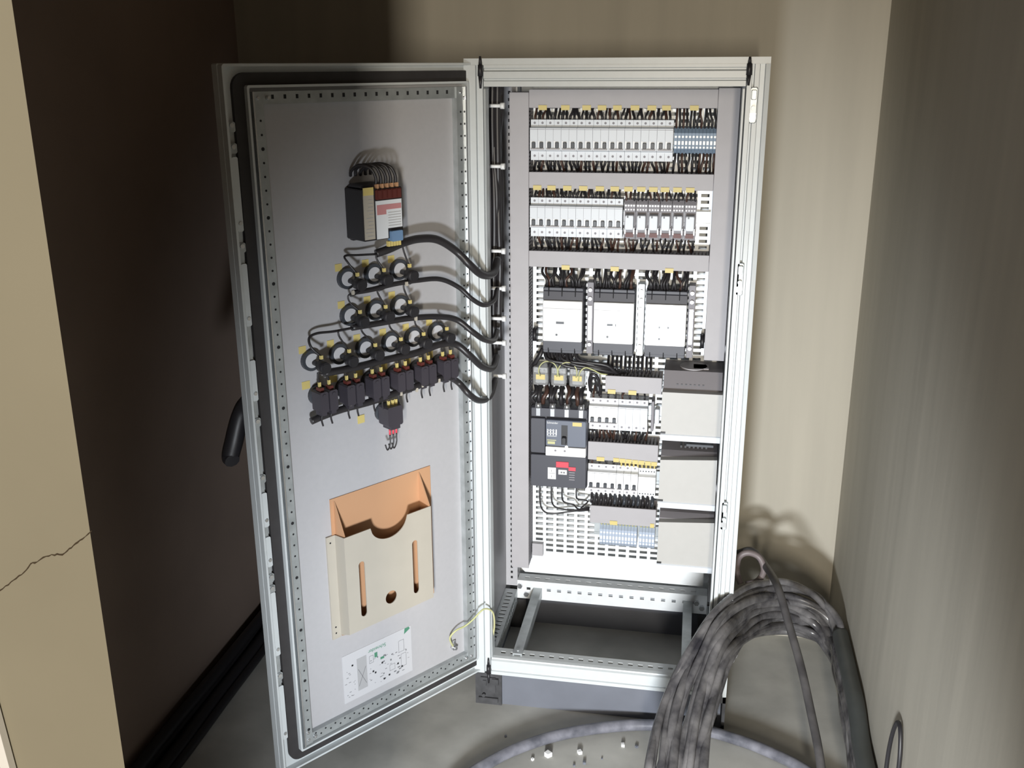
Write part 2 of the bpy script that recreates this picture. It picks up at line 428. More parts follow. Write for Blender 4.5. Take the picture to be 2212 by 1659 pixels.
dpart('inner_panel', MB().box(.064, .749, .0, .003, .065, 1.938), 'paint_in')
mb = MB()
# perforated stiffening frame: two verticals, two horizontals
mb.box(.714, .744, .003, .024, .07, 1.93); mb.box(.072, .102, .003, .024, .07, 1.93)
mb.box(.102, .714, .003, .020, 1.900, 1.93); mb.box(.102, .714, .003, .020, .07, .100)
mb.m = 2; mb.box(.7405, .7445, .024, .030, .07, 1.93); mb.box(.070, .0735, .024, .030, .07, 1.93)
mb.m = 1
z = .12; k = 0
while z < 1.89:
    r = .0048 if k % 5 == 0 else .003
    mb.cyl((.725, .0238, z), (.725, .0245, z), r, n=8); mb.cyl((.088, .0238, z), (.088, .0245, z), .003, n=8); mb.cyl((.0735, .0238, z), (.0735, .0245, z), .003, n=8); z += .0335; k += 1
u = .13
while u < .70:
    mb.box(u, u+.007, .0198, .0205, 1.912, 1.922); mb.cyl((u, .0198, .083), (u, .0205, .083), .003, n=8); mb.cyl((u+.018, .0198, .093), (u+.018, .0205, .093), .003, n=8); u += .0345
dpart('stiffening_frame', mb, ('galv', 'hole', 'steel'))
for (u, z) in ((.728, 1.915), (.700, 1.915), (.088, 1.915), (.075, 1.9), (.728, .085), (.705, .085), (.088, .085), (.11, .085), (.728, .11)):
    dpart('frame_screw', MB().cyl((u, .020, z), (u, .028, z), .006, .004, n=8), 'steel')
# lock rods along the free edge
mb = MB(); mb.box(.793, .803, .004, .010, .30, 1.72, bev=.002)
dpart('lock_rod', mb, 'galv')
for z0, z1 in ((1.60, 1.78), (1.36, 1.52), (1.16, 1.27), (.80, .90), (.68, .77), (.40, .60), (.12, .30)):
    mb = MB(); mb.box(.790, .806, .004, .015, z0, z1, bev=.003); mb.m = 1; mb.cyl((.798, .015, z0+.02), (.798, .018, z0+.02), .005, n=8)
    dpart('rod_guide', mb, ('paint', 'steel'))
for z in (1.85, 1.80, 1.56, 1.10, .94, .645, .61, .33):
    mb = MB(); mb.box(.788, .808, .004, .013, z-.012, z+.012, bev=.003); mb.m = 1; mb.cyl((.798, .013, z+.004), (.798, .017, z+.004), .006, n=8)
    dpart('rod_clip', mb, ('galv', 'steel'))
# handle on the outside
mb = MB(); mb.box(.752, .792, -.045, -.028, .92, 1.16, bev=.006)
dpart('lock_plate', mb, 'black')
def dl(px, py, n): p = atd(px, py, n)-DO; return (p.dot(DU), n, p.z)
hp = MB().tube([dl(533, 862, -.045), dl(524, 880, -.08), dl(515, 910, -.095), dl(506, 950, -.10), dl(498, 985, -.105), dl(502, 996, -.09)], .020, n=10, rad=lambda t: .8+.45*math.sin(t*2.6))
dpart('door_handle', hp, 'black')
# hinges
for z in (1.80, 1.28, .62, .12):
    mb = MB()
    for dz in (0, .062): mb.box(-.004, .016, .0225, .034, z+dz, z+dz+.030, bev=.004)
    mb.cyl((.006, .030, z-.012), (.006, .030, z+.105), .005, n=8)
    dpart('hinge', mb, 'galv')
# ================================================================== DOOR EQUIPMENT
DR = math.pi+TH
def dthing(name, label, cat, u, z, group=None, n=.003):
    return thing(name, label, cat, dp(u, n, z), DR, group)
# pilot lights
def make_pilot(label):
    t = dthing('pilot_light', label, 'indicator light', 0, 0, 'indicator lights wired on the door back')
    obj('collar', MB().ring((0, 0, 0), (0, 1, 0), .020, .029, .012, 24), 'toggle', t)
    mb = MB(); mb.cyl((0, 0, 0), (0, .014, 0), .0215, .020, 22); obj('fixing_nut', mb, 'paper', t)
    mb = MB(); mb.cyl((-.004, .014, -.006), (-.004, .046, -.008), .007, n=10); mb.cyl((-.005, .044, -.008), (-.005, .072, -.010), .0155, n=16); mb.box(-.015, .006, .060, .074, -.022, .002, bev=.003); obj('contact_block', mb, 'black', t)
    mb = MB(); mb.box(.010, .032, -.0005, .001, .022, .042); obj('marker_tag', mb, 'yellow', t)
    mb = MB(); mb.box(-.008, .0, .048, .055, .012, .022); obj('ferrule', mb, 'yellow', t)
    return t
rows = [(1.438, [.493, .405, .317], 'top'), (1.335, [.491, .405, .320], 'second'), (1.233, [.622, .533, .446, .357, .275, .188], 'third')]
proto = None
PIL = []
for z, us, rn in rows:
    for k, u in enumerate(us):
        pos = ('leftmost', 'middle', 'rightmost')[k] if len(us) == 3 else ORD[k]+' from left'
        lb = f'round white-and-black indicator light, {pos} in the {rn} row on the door'
        if proto is None: proto = make_pilot(lb); proto.location = dp(u, .003, z)*S
        else: dup(proto, dp(u, .003, z), lb)
        PIL.append((u, z))
# selector switches
def make_switch(label):
    t = dthing('selector_switch', label, 'switch', 0, 0, 'black switches in a row on the door back')
    mb = MB(); mb.cyl((0, 0, 0), (0, .018, 0), .029, n=20); obj('collar', mb, 'toggle', t)
    for dx in (-.013, .017):
        mb = MB(); mb.box(-.013+dx, .013+dx, .018, .064, -.034, .024, bev=.004); mb.box(-.008+dx, .008+dx, .03, .060, -.044, -.034)
        mb.cyl((dx, .064, .014), (dx, .066, .014), .005, n=8)
        obj('contact_block', mb, 'switch_black', t)
        mb = MB(); mb.box(-.006+dx, .006+dx, .035, .055, .024, .034); obj('terminal', mb, 'redbrown', t)
        mb = MB(); mb.box(-.003+dx, .003+dx, .040, .047, .034, .048); obj('ferrule', mb, 'yellow', t)
    mb = MB(); mb.box(.020, .045, -.0005, .001, .022, .044); obj('marker_tag', mb, 'yellow', t)
    return t
proto = None
SWU = [.607, .520, .434, .348, .263, .179]
for k, u in enumerate(SWU):
    lb = f'black rotary switch contact block, {ORD[k]} from left in the row of six on the door'
    if proto is None: proto = make_switch(lb); proto.location = dp(u, .003, 1.132)*S
    else: dup(proto, dp(u, .003, 1.132), lb)
t = dthing('key_switch', 'single black switch block hanging below the lowest door loom', 'switch', .392, 1.03)
mb = MB(); mb.cyl((0, 0, 0), (0, .014, 0), .028, n=18); obj('collar', mb, 'toggle', t)
mb = MB(); mb.box(-.026, .026, .014, .064, -.028, .030, bev=.004); mb.box(-.018, .014, .02, .06, -.040, -.028); obj('contact_block', mb, 'switch_black', t)
mb = MB()
for dx in (-.018, -.006, .008): mb.box(dx-.003, dx+.003, .04, .047, .030, .044)
obj('ferrules', mb, 'yellow', t)
mb = MB()
for dx in (-.014, -.003, .009): mb.cyl((dx, .045, -.040), (dx, .045, -.058), .003, n=8)
obj('red_sleeves', mb, 'red', t)
for k, dx in enumerate((-.014, -.003, .009)):
    p = [dp(.392+dx, .048, .972), dp(.392+dx+.002, .050, .945), dp(.392+dx+.012, .050, .928), dp(.392+dx+.018, .048, .945)]
    tag(obj('wire_end', MB().tube(p, .0022, n=6), 'wire'), 'short black hooked wire end below the single door switch', 'wire', 'hooked wire ends')
mb = MB(); mb.box(-.0115, .0115, 0, .002, -.012, .012)
tag(obj('marker_tag', mb, 'yellow', None, dp(.468, .0032, 1.025), DR), 'yellow square tag beside the single black door switch', 'tag')
# controller
t = dthing('door_controller', 'black rectangular controller with white and red labels mounted high on the door back', 'controller', .352, 1.545)
mb = MB(); mb.box(0, .130, 0, .080, .0, .135, bev=.003); mb.box(.05, .124, .01, .07, .135, .147, bev=.004); mb.box(.01, .12, -.002, .012, -.006, .14, bev=.003); obj('housing', mb, 'black', t)
mb = MB(); mb.box(.094, .127, .080, .082, .004, .140); mb.m = 1; mb.box(.094, .127, .080, .0825, .120, .140)
mb.m = 2
for i in range(11): mb.box(.098, .098+random.uniform(.012, .025), .082, .0826, .012+i*.0095, .0135+i*.0095)
obj('label_strip', mb, ('beige', 'yellow', 'print_grey'), t)
mb = MB(); mb.box(.004, .088, .080, .083, .028, .103); mb.box(.052, .088, .080, .083, .002, .028)
mb.m = 1; mb.box(.006, .086, .083, .0836, .078, .092); mb.box(.056, .086, .083, .0836, .066, .078)
mb.m = 2
for i in range(6): mb.box(.008, .05, .083, .0836, .034+i*.007, .0355+i*.007)
obj('rating_label', mb, ('mcb', 'pink', 'print_grey'), t)
mb = MB(); mb.box(.004, .088, .060, .084, .106, .132, bev=.002)
for i in range(5): mb.box(.008+i*.016, .019+i*.016, .084, .088, .108, .130)
obj('terminal_strip', mb, 'redbrown', t)
mb = MB()
for i in range(5): mb.box(.010+i*.016, .017+i*.016, .070, .080, .132, .146)
obj('ferrules', mb, 'orange', t)
mb = MB(); mb.box(.010, .046, .070, .092, -.008, .020, bev=.002); obj('connector', mb, 'blue', t)
mb = MB()
for i in range(5): mb.box(.010+i*.009, .016+i*.009, .072, .082, -.022, -.008)
obj('ferrules', mb, 'yellow', t)
for i in range(5):
    u = .352+.0135+i*.016; z0 = 1.545+.145
    p = [dp(u, .075, z0), dp(u+.002, .077, z0+.02), dp(u+.012, .07, z0+.042+.003*(i % 2)), dp(u+.030, .045, z0+.050), dp(u+.038, .02, z0+.040-.004*i % .01), dp(u+.036, .012, z0+.02)]
    tag(obj('control_wire', MB().tube(p, .0042, n=8), 'wire'), 'short black wire curling over the top of the door controller', 'wire', 'wires over the controller')
# document pocket
t = dthing('document_pocket', 'beige plastic document pocket with an orange inside on the lower door', 'document holder', 0, 0)
mb = MB(); mb.prism_y([(.225, .37), (.590, .37), (.590, .812), (.225, .812)], .0, .003); obj('back_plate', mb, 'orange', t)
mb = MB()
PN = .050
mb.prism_x([(0.003, .37), (PN, .395), (PN, .70), (.003, .805)], .575, .579); mb.prism_x([(.003, .37), (PN, .395), (PN, .71), (.003, .805)], .268, .272)
mb.prism_x([(0, .37), (.003, .366), (PN, .392), (PN, .398)], .268, .579)
obj('side_wall', mb, 'orange', t)
def front_plate():
    # front sheet with semicircle finger cutout, two slots and a round hole (built from strips)
    mb = MB(); x0, x1, z0, z1 = .2665, .580, .392, .706
    n = 60; cx, r = .424, .066
    slots = [(.518, .539), (.322, .343)]
    def holes(x):
        hs = []
        for a, b in slots:
            if a < x < b:
                m = (a+b)/2; rr = (b-a)/2; e = math.sqrt(max(rr*rr-(x-m)**2, 0)); hs.append((.433+rr-e, .613-rr+e))
        m, cz, rr = .4285, .457, .021
        if abs(x-m) < rr: e = math.sqrt(rr*rr-(x-m)**2); hs.append((cz-e, cz+e))
        return hs
    xs = sorted(set([x0+(x1-x0)*i/n for i in range(n+1)]+[a for s in slots for a in s]+[.4075, .4495]+[.4285+.021*math.cos(math.pi*i/12) for i in range(13)]+[(s[0]+s[1])/2+(s[1]-s[0])/2*math.cos(math.pi*i/8) for s in slots for i in range(9)]))
    for a, b in zip(xs[:-1], xs[1:]):
        if b-a < 1e-6: continue
        m = (a+b)/2
        top = lambda x: z1-(math.sqrt(max(r*r-(x-cx)**2, 0))*.78 if abs(x-cx) < r else 0)
        ha, hb, hm = holes(a+1e-7), holes(b-1e-7), holes(m)
        if not hm: mb.prism_y([(a, z0), (b, z0), (b, top(b)), (a, top(a))], PN, PN+.003); continue
        if len(ha) < 1: ha = [((hm[0][0]+hm[0][1])/2,)*2]
        if len(hb) < 1: hb = [((hm[0][0]+hm[0][1])/2,)*2]
        mb.prism_y([(a, z0), (b, z0), (b, hb[0][0]), (a, ha[0][0])], PN, PN+.003)
        mb.prism_y([(a, ha[0][1]), (b, hb[0][1]), (b, top(b)), (a, top(a))], PN, PN+.003)
    return mb
obj('front_plate', front_plate(), 'beige', t)
mb = MB(); mb.prism_x([(PN+.003, .392), (PN+.003, .706), (.006, .700), (.006, .372)], .580, .5835); mb.box(.5835, .612, 0, .006, .366, .700)
mb.m = 1
for z in (.385, .405, .68): mb.cyl((.600, .006, z), (.600, .0065, z), .0028, n=8)
obj('flange', mb, ('beige', 'hole'), t)
# instruction sticker, printed upside down
t = dthing('instruction_sticker', 'white instruction sticker with small diagrams and a green corner, low on the door back', 'sticker', 0, 0)
obj('paper', MB().box(.322, .583, .0, .0012, .127, .292), 'paper', t)
mb = MB(); mb.box(.496, .532, .0012, .0016, .150, .262); mb.m = 1
for (a, b) in (((.500, .165), (.528, .225)), ((.528, .165), (.500, .225))):
    mb.prism_y([(a[0]-.0008, a[1]), (a[0]+.0008, a[1]), (b[0]+.0008, b[1]), (b[0]-.0008, b[1])], .0016, .0019)
mb.m = 2; mb.box(.455, .466, .0012, .0016, .238, .255); mb.box(.430, .444, .0012, .0016, .222, .230); mb.prism_y([(.327, .283), (.350, .272), (.347, .291), (.330, .291)], .0012, .0016)
mb.m = 1
rr = random.Random(3)
for i in range(46):
    u = rr.uniform(.33, .485); z = rr.uniform(.14, .235); w = rr.uniform(.003, .010); h = rr.choice((.0012, .0012, .002, .004))
    mb.box(u, u+w, .0012, .0015, z, z+h)
for i in range(16):
    u = rr.uniform(.54, .572); z = rr.uniform(.14, .235); mb.box(u, u+rr.uniform(.002, .008), .0012, .0015, z, z+.0015)
for (u0, u1, z0, z1) in ((.352, .372, .215, .255), (.345, .365, .16, .205), (.47, .485, .225, .25), (.39, .41, .165, .185)):
    for q in ((u0, u1, z0, z0+.001), (u0, u1, z1, z1+.001), (u0, u0+.001, z0, z1), (u1, u1+.001, z0, z1)): mb.box(q[0], q[1], .0012, .0015, q[2], q[3])
mb.m = 3
for (u, z) in ((.545, .245), (.435, .205), (.41, .15), (.375, .175), (.36, .158), (.43, .145), (.47, .19), (.462, .182)): mb.box(u, u+.006, .0012, .0016, z, z+.006)
obj('diagrams', mb, ('print_grey', 'print', 'print_green', 'hole'), t)
tx = text_obj('Schneider', .017, 'print_green', t, (.455, .0013, .268), (math.pi/2, math.pi, math.pi))
# door looms (black spiral wrapped cable bundles)
def loom(pts, r, label, name='door_loom', m='wire'):
    o = obj(name, MB().tube(pts, r, n=12, seg=8), m)
    return tag(o, label, 'cable loom', 'cable looms crossing from the door to the cabinet')
def D_(px, py, n=.03): return atd(px, py, n)
loom([D_(812, 548, .04), D_(840, 538, .05), D_(870, 525, .05), D_(905, 516, .05), D_(945, 518, .055), D_(985, 542, .06), at(1015, 572, -.10), at(1042, 594, -.05), at(1066, 590, .03), at(1075, 560, .10)], .0115, 'thickest black loom starting under the door controller')
loom([D_(762, 632, .045), D_(800, 626, .05), D_(850, 614, .05), D_(900, 606, .05), D_(950, 603, .05), D_(990, 620, .055), at(1020, 646, -.08), at(1045, 659, -.04), at(1066, 650, .03), at(1074, 625, .10)], .0072, 'thin black loom between the first and second rows of indicator lights')
loom([D_(760, 708, .045), D_(820, 698, .05), D_(880, 688, .05), D_(940, 684, .05), D_(985, 690, .05), at(1020, 716, -.09), at(1045, 733, -.05), at(1066, 735, .03), at(1074, 715, .10)], .0088, 'black loom running just above the row of six indicator lights')
loom([D_(700, 806, .05), D_(760, 795, .055), D_(830, 778, .055), D_(900, 762, .055), D_(950, 744, .06), D_(985, 744, .06), at(1015, 768, -.10), at(1042, 792, -.05), at(1064, 795, .03), at(1073, 770, .10)], .0105, 'black loom lying between the indicator lights and the black switches')
loom([D_(672, 910, .03), D_(700, 898, .035), D_(740, 884, .04), D_(800, 868, .05), D_(860, 848, .055), D_(920, 828, .055), D_(965, 815, .055), D_(990, 826, .055), at(1012, 850, -.11), at(1035, 865, -.06), at(1058, 856, .02), at(1070, 820, .10)], .0100, 'lowest black loom running under the black switches')
# thin leads from looms to lights
def lead(pts, label, group, r=.0026, m='wire'):
    return tag(obj('lead_wire', MB().tube(pts, r, n=6, seg=5), m), label, 'wire', group)
def pl(i): u, z = PIL[i]; return dp(u-.004, .050, z+.020)
ldesc = 'thin black lead from a door loom down to an indicator light'
ldup = 'thin black lead from a door loom up to an indicator light'
lead([D_(812, 549, .04), D_(775, 551, .03), D_(745, 553, .03), D_(752, 568, .04), pl(0)], ldesc, 'leads to the indicator lights', .0032)
lead([D_(812, 549, .04), D_(814, 560, .04), pl(1)], ldesc, 'leads to the indicator lights')
lead([D_(868, 526, .05), D_(873, 545, .05), pl(2)], ldesc, 'leads to the indicator lights')
lead([D_(762, 632, .045), D_(752, 640, .04), D_(757, 655, .04), pl(3)], ldesc, 'leads to the indicator lights')
lead([D_(814, 623, .05), D_(817, 635, .05), pl(4)], ldesc, 'leads to the indicator lights')
lead([D_(872, 610, .05), D_(873, 625, .05), pl(5)], ldesc, 'leads to the indicator lights')
lead([D_(764, 708, .045), D_(720, 716, .035), D_(685, 720, .03), D_(668, 730, .03), D_(672, 750, .04), pl(6)], ldesc, 'leads to the indicator lights', .0036)
for i, (px, py) in zip(range(7, 12), ((730, 716), (780, 706), (840, 696), (895, 690), (943, 686))):
    lead([D_(px, py, .05), D_(px+4, py+13, .05), pl(i)], ldesc, 'leads to the indicator lights')
for i, (px, py) in enumerate(((757, 640), (818, 628), (884, 614), (778, 706), (840, 698), (898, 690), (685, 806), (768, 796), (820, 780), (868, 770), (912, 760), (962, 748))):
    u, z = PIL[i]
    lead([dp(u-.006, .055, z-.014), dp(u-.012, .054, z-.03), D_(px, py, .05)], ldup, 'leads under the indicator lights')
for k, u in enumerate(SWU):
    for dx in (-.013, .017):
        a = dp(u+dx, .046, 1.132+.045); b = dp(u+dx+.005, .050, 1.132+.075+.004*k*0)
        lead([a, (a+b)/2+DU*.002, b], 'short black lead between the fourth loom and a black switch', 'leads above the black switches')
        a = dp(u+dx, .050, 1.132-.042); b = dp(u+dx-.004, .045, 1.132-.078)
        lead([a, (a+b)/2+DU*.003, b], 'short black lead between a black switch and the lowest loom', 'leads below the black switches')
for (px, py) in ((762, 632), (878, 613), (780, 698), (898, 688), (966, 727), (922, 740), (948, 822), (960, 813), (912, 832), (900, 842), (866, 850), (757, 872)):
    p = D_(px, py, .062)
    mb = MB(); mb.box(-.004, .004, -.003, .003, -.006, .006, bev=.0015)
    tag(obj('cable_tie', mb, 'beige', None, p, DR), 'small pale cable tie head on a door loom', 'cable tie', 'tie heads on the door looms')
# earth lead
t = tag(obj('earth_lead', MB().tube([D_(978, 1396, .01), D_(972, 1378, .02), D_(985, 1362, .03), D_(1005, 1352, .04), at(1022, 1338, -.07), at(1045, 1316, -.05), at(1064, 1322, -.02), at(1068, 1350, .0), at(1064, 1380, .02)], .0030, n=8), 'earth'), 'yellow and green earth lead arching from the door to the cabinet base', 'wire')
mb = MB(); mb.cyl((0, 0, 0), (0, .012, 0), .010, n=6); mb.cyl((0, .012, 0), (0, .02, 0), .006, n=10); mb.box(-.004, .004, .006, .012, 0, .025)
o = obj('earth_stud', mb, 'steel', door, (.152, .003, .140))
# ================================================================== CABINET EQUIPMENT
YG = .446
# ---- wiring ducts
def duct_h(x0, x1, z0, z1, label, yf=.36, tags=(), group='grey horizontal wiring ducts'):
    t = thing('wiring_duct', label, 'wiring duct', (x0, YG, z0), 0, group)
    w, h, d = x1-x0, z1-z0, YG-yf
    mb = MB(); mb.box(0, w, -.003, 0, .001, h-.001)
    x = .004
    while x < w-.008:
        for a, b in ((.001, .0035), (h-.0035, h-.001)): mb.box(x, x+.0075, -d+.006, -.003, a, b)
        x += .0118
    obj('slotted_body', mb, 'duct_dark', t)
    obj('cover', MB().box(0, w, -d, -d+.006, 0, h, bev=.0015), 'duct', t)
    for (px, zz, ww) in tags:
        p = at(px, 400, yf); 
        obj('marker_tag', MB().box(p.x-x0-ww/2, p.x-x0+ww/2, -d-.0022, -d-.0002, zz-z0-.008, zz-z0+.007), 'yellow', t)
    return t
def tg(xs, zz, ww=.028):
    return [(None, x, zz, ww) for x in xs]
def duct_v(x0, x1, z0, z1, label, yf=.36):
    t = thing('wiring_duct', label, 'wiring duct', (x0, YG, z0), 0)
    w, h, d = x1-x0, z1-z0, YG-yf
    mb = MB(); mb.box(.001, w-.001, -.003, 0, 0, h)
    z = .004
    while z < h-.008:
        for a, b in ((.001, .0035), (w-.0035, w-.001)):
            n = len(mb.v); dz = .010   # slanted fingers
            mb.box(a, b, -d+.006, -.003, z, z+.0075)
        z += .0118
    obj('slotted_body', mb, 'duct_dark', t)
    obj('cover', MB().box(0, w, -d, -d+.006, 0, h, bev=.0015), 'duct', t)
    return t
def tagpos(crops, x0c, sc): return [x0c+c*sc for c in crops]
r1 = tagpos([545, 700, 845, 950, 1055, 1175, 1290, 1390, 1580], 1000, .3164)
r2 = tagpos([508, 605, 713, 822, 935, 1037, 1130, 1218, 1300, 1380, 1465, 1552], 1000, .3164)
def tags_at(pxs, py, zz, ww=.027, yf=.36):
    out = []
    for p in pxs:
        q = at(p, py, yf); out.append((q.x, zz, ww))
    return out
_duct_h = duct_h
def duct_h(x0, x1, z0, z1, label, tags=(), yf=.36):
    t = _duct_h(x0, x1, z0, z1, label, yf)
    d = YG-yf
    for (X, zz, ww) in tags:
        obj('marker_tag', MB().box(X-x0-ww/2, X-x0+ww/2, -d-.0030, -d-.0002, zz-z0-.0075, zz-z0+.0075), 'yellow', t)
    return t
duct_v(.0635, .127, .215, 1.905, 'long vertical grey wiring duct on the left of the equipment')
duct_v(.7195, .786, 1.045, 1.918, 'vertical grey wiring duct on the right above the grey boxes')
duct_h(.1275, .719, 1.857, 1.914, 'topmost horizontal grey wiring duct', tags_at(r1, 232, 1.858))
duct_h(.1275, .719, 1.604, 1.656, 'horizontal grey wiring duct between the two rows of small breakers', tags_at(r2, 408, 1.606))
duct_h(.1275, .719, 1.344, 1.398, 'horizontal grey wiring duct above the three white-fronted breakers', tags_at((1222, 1328, 1446), 577, 1.345))
duct_h(.393, .585, .917, .975, 'short grey duct left of the top grey box', tags_at((1321, 1366), 853, .919))
duct_h(.338, .582, .663, .731, 'short grey duct between the two lower rows of small breakers', [(.383, .668, .027)]+[(.438+.022*i, .668-.001*i, .020) for i in range(7)])
duct_h(.350, .584, .420, .487, 'short grey duct directly above the lowest terminal row', [(.435, .426, .027), (.572, .426, .014)])
# ---- DIN rails
def rail(x0, x1, z, label):
    t = tag(obj('din_rail', MB().box(0, x1-x0, -.014, -.002, -.017, .017).box(0, x1-x0, -.018, -.014, -.024, -.014).box(0, x1-x0, -.018, -.014, .014, .024), 'galv', None, (x0, YG, z)), label, 'rail')
rail(.13, .716, 1.755, 'metal mounting rail behind the top row of small breakers')
rail(.13, .716, 1.505, 'metal mounting rail behind the second row of small breakers')
rail(.338, .60, .828, 'metal mounting rail behind the small breakers beside the big black breaker')
rail(.338, .60, .582, 'metal mounting rail behind the lower row of small breakers')
rail(.36, .60, .365, 'metal mounting rail behind the lowest terminal row')
# ---- modular breakers
YB = YG-.019
def make_breaker(name, label, npole, w, h, toggles=True, group=None, m='mcb', cat='circuit breaker', tog_from=0):
    t = thing(name, label, cat, (0, 0, 0), 0, group)
    W_ = npole*w; d1, d2 = YB-.383, YB-.362
    prof = [(0, 0), (-d1, 0), (-d1, h*.22), (-d2+.002, h*.25), (-d2, h*.26), (-d2, h*.80), (-d2+.002, h*.81), (-d1, h*.83), (-d1, h), (0, h)]
    mb = MB(); mb.prism_x(prof, .0004, W_-.0004)
    mb.m = 1
    for i in range(1, npole): mb.box(i*w-.0004, i*w+.0004, -d2-.0003, -d2+.0002, h*.27, h*.79); mb.box(i*w-.0004, i*w+.0004, -d1-.0003, -d1+.0002, 0, h*.2); mb.box(i*w-.0004, i*w+.0004, -d1-.0003, -d1+.0002, h*.84, h)
    mb.box(.001, W_-.001, -d2-.0003, -d2+.0002, h*.765, h*.775)
    obj('body', mb, (m, 'duct_dark'), t)
    for i in range(npole):
        x = i*w+w/2
        for z in (h*.11, h*.92):
            obj('terminal_screw', MB().cyl((x, -d1-.0006, z), (x, -d1+.001, z), w*.16, n=8), 'duct_dark', t)
        if toggles and i >= tog_from:
            mb = MB(); mb.box(x-w*.22, x+w*.24, -d2-.009, -d2+.001, h*.315, h*.46, bev=.002); mb.m = 1; mb.box(x-w*.40, x-w*.26, -d2-.002, -d2+.001, h*.33, h*.50)
            obj('toggle', mb, ('toggle', 'white'), t)
    if toggles:
        obj('handle_tie', MB().box(w*.15+tog_from*w, W_-w*.15, -d2-.0065, -d2-.002, h*.275, h*.305), 'duct', t)
    return t
pw = .0254; mh = .128
pr = None
for k in range(9):
    lb = f'grey two-pole circuit breaker, {ORD[k]} from left in the top breaker row'
    loc = (.130+k*2*pw, YB, 1.692)
    if pr is None: pr = make_breaker('circuit_breaker', lb, 2, pw, mh, group='two-pole breakers'); pr.location = Vector(loc)*S
    else: dup(pr, loc, lb)
for k in range(6):
    dup(pr, (.130+k*2*pw, YB, 1.443), f'grey two-pole circuit breaker, {ORD[k]} from left in the second breaker row')
# ---- terminal blocks row 1
def make_terminal(label, w, h, dpt, m1, m2, group):
    t = thing('terminal_block', label, 'terminal block', (0, 0, 0), 0, group)
    mb = MB(); mb.prism_x([(0, 0), (-dpt*.6, 0), (-dpt, h*.2), (-dpt, h*.8), (-dpt*.6, h), (0, h)], .0003, w-.0003); obj('body', mb, m1, t)
    mb = MB(); mb.cyl((w/2, -dpt-.0008, h*.66), (w/2, -dpt+.001, h*.66), w*.33, n=8); mb.box(w*.2, w*.8, -dpt-.0006, -dpt+.001, h*.36, h*.5); mb.cyl((w/2, -dpt-.0008, h*.26), (w/2, -dpt+.001, h*.26), w*.3, n=8)
    obj('screws', mb, m2, t)
    return t
pr1 = None
for k in range(12):
    lb = f'narrow blue-grey terminal block, {ORD[k]} from left beside the top breaker row'
    loc = (.589+k*.0111, YB, 1.715)
    if pr1 is None: pr1 = make_terminal(lb, .0111, .082, .044, 'term_blue', 'white', 'blue-grey terminal blocks'); pr1.location = Vector(loc)*S
    else: dup(pr1, loc, lb)
# ---- relays row 2
pr2 = None
for k in range(6):
    lb = f'plug-in relay with a clear grey front, {ORD[k]} from left in the second row'
    loc = (.4375+k*.0390, YB, 1.438)
    if pr2 is None:
        t = pr2 = thing('plug_in_relay', lb, 'relay', loc, 0, 'plug-in relays')
        w, h = .0386, .130
        mb = MB(); mb.prism_x([(0, 0), (-.030, 0), (-.030, h*.24), (-.022, h*.26), (-.022, h*.68), (-.040, h*.70), (-.040, h*.9), (-.030, h), (0, h)], .0006, w-.0006); obj('socket', mb, 'duct_dark', t)
        mb = MB(); mb.box(.005, w-.005, -.062, -.022, h*.27, h*.64, bev=.003); obj('relay_body', mb, 'mcb', t)
        mb = MB(); mb.box(.012, .017, -.064, -.062, h*.58, h*.64); obj('flag', mb, 'toggle', t)
        mb = MB()
        for i in range(4):
            mb.cyl((.006+i*.0088, -.041, h*.86), (.006+i*.0088, -.039, h*.86), .0033, n=8); mb.cyl((.006+i*.0088, -.041, h*.76), (.006+i*.0088, -.039, h*.76), .0028, n=8)
        for i in (0, 3): mb.box(.003+i*.0095, .007+i*.0095, -.034, -.030, h*.14, h*.30)
        obj('screws', mb, 'white', t)
        mb = MB(); mb.box(.006, w-.006, -.033, -.030, h*.06, h*.17); obj('red_terminals', mb, 'redbrown', t)
    else: dup(pr2, loc, lb)
# ---- moulded case breakers
def mccb(x0, label, k):
    t = thing('power_breaker', label, 'circuit breaker', (x0, YG, 1.05), 0, 'white-fronted power breakers')
    w = .1355; f = YG-.33
    mb = MB(); mb.box(0, w, -.095, 0, 0, .228, bev=.003)
    mb.prism_x([(-.095, .19), (-.106, .188), (-.100, .215), (-.07, .232), (-.07, .228), (-.095, .21)], .001, w-.001)
    mb.box(.001, w-.001, -.104, -.09, .012, .045, bev=.002)
    mb.m = 1
    for i in range(3): mb.box(.018+i*.045, .021+i*.045, -.1055, -.09, .200, .228); mb.box(.018+i*.045, .021+i*.045, -.1055, -.09, .0, .02)
    obj('body', mb, ('mccb', 'hole'), t)
    mb = MB(); mb.box(.001, w-.001, -f, -.09, .046, .187, bev=.003); mb.m = 1; mb.box(.003, w-.003, -f-.0004, -f+.0002, .160, .1615)
    if k == 2: mb.box(.003, w-.003, -f-.0004, -f+.0002, .171, .172)
    obj('front_cover', mb, ('cover', 'duct'), t)
    mb = MB(); mb.box(.047, .074, -f-.0008, -f+.001, .108, .116)
    if k == 1: mb = MB().box(.047, .066, -f-.0008, -f+.001, .108, .115).box(.074, .077, -f-.0008, -f+.001, .107, .115)
    if k == 2: mb = MB().box(.046, .051, -f-.0008, -f+.001, .106, .113).box(.074, .080, -f-.0008, -f+.001, .106, .113)
    obj('window', mb, 'toggle', t)
    obj('test_button', MB().cyl((.049, -f-.001, .070), (.049, -f+.001, .070), .0038, n=10), 'toggle', t)
    return t
mccb(.178, 'white-fronted power breaker, leftmost of the three', 0)
mccb(.3495, 'white-fronted power breaker, middle of the three', 1)
mccb(.521, 'white-fronted power breaker, rightmost of the three', 2)
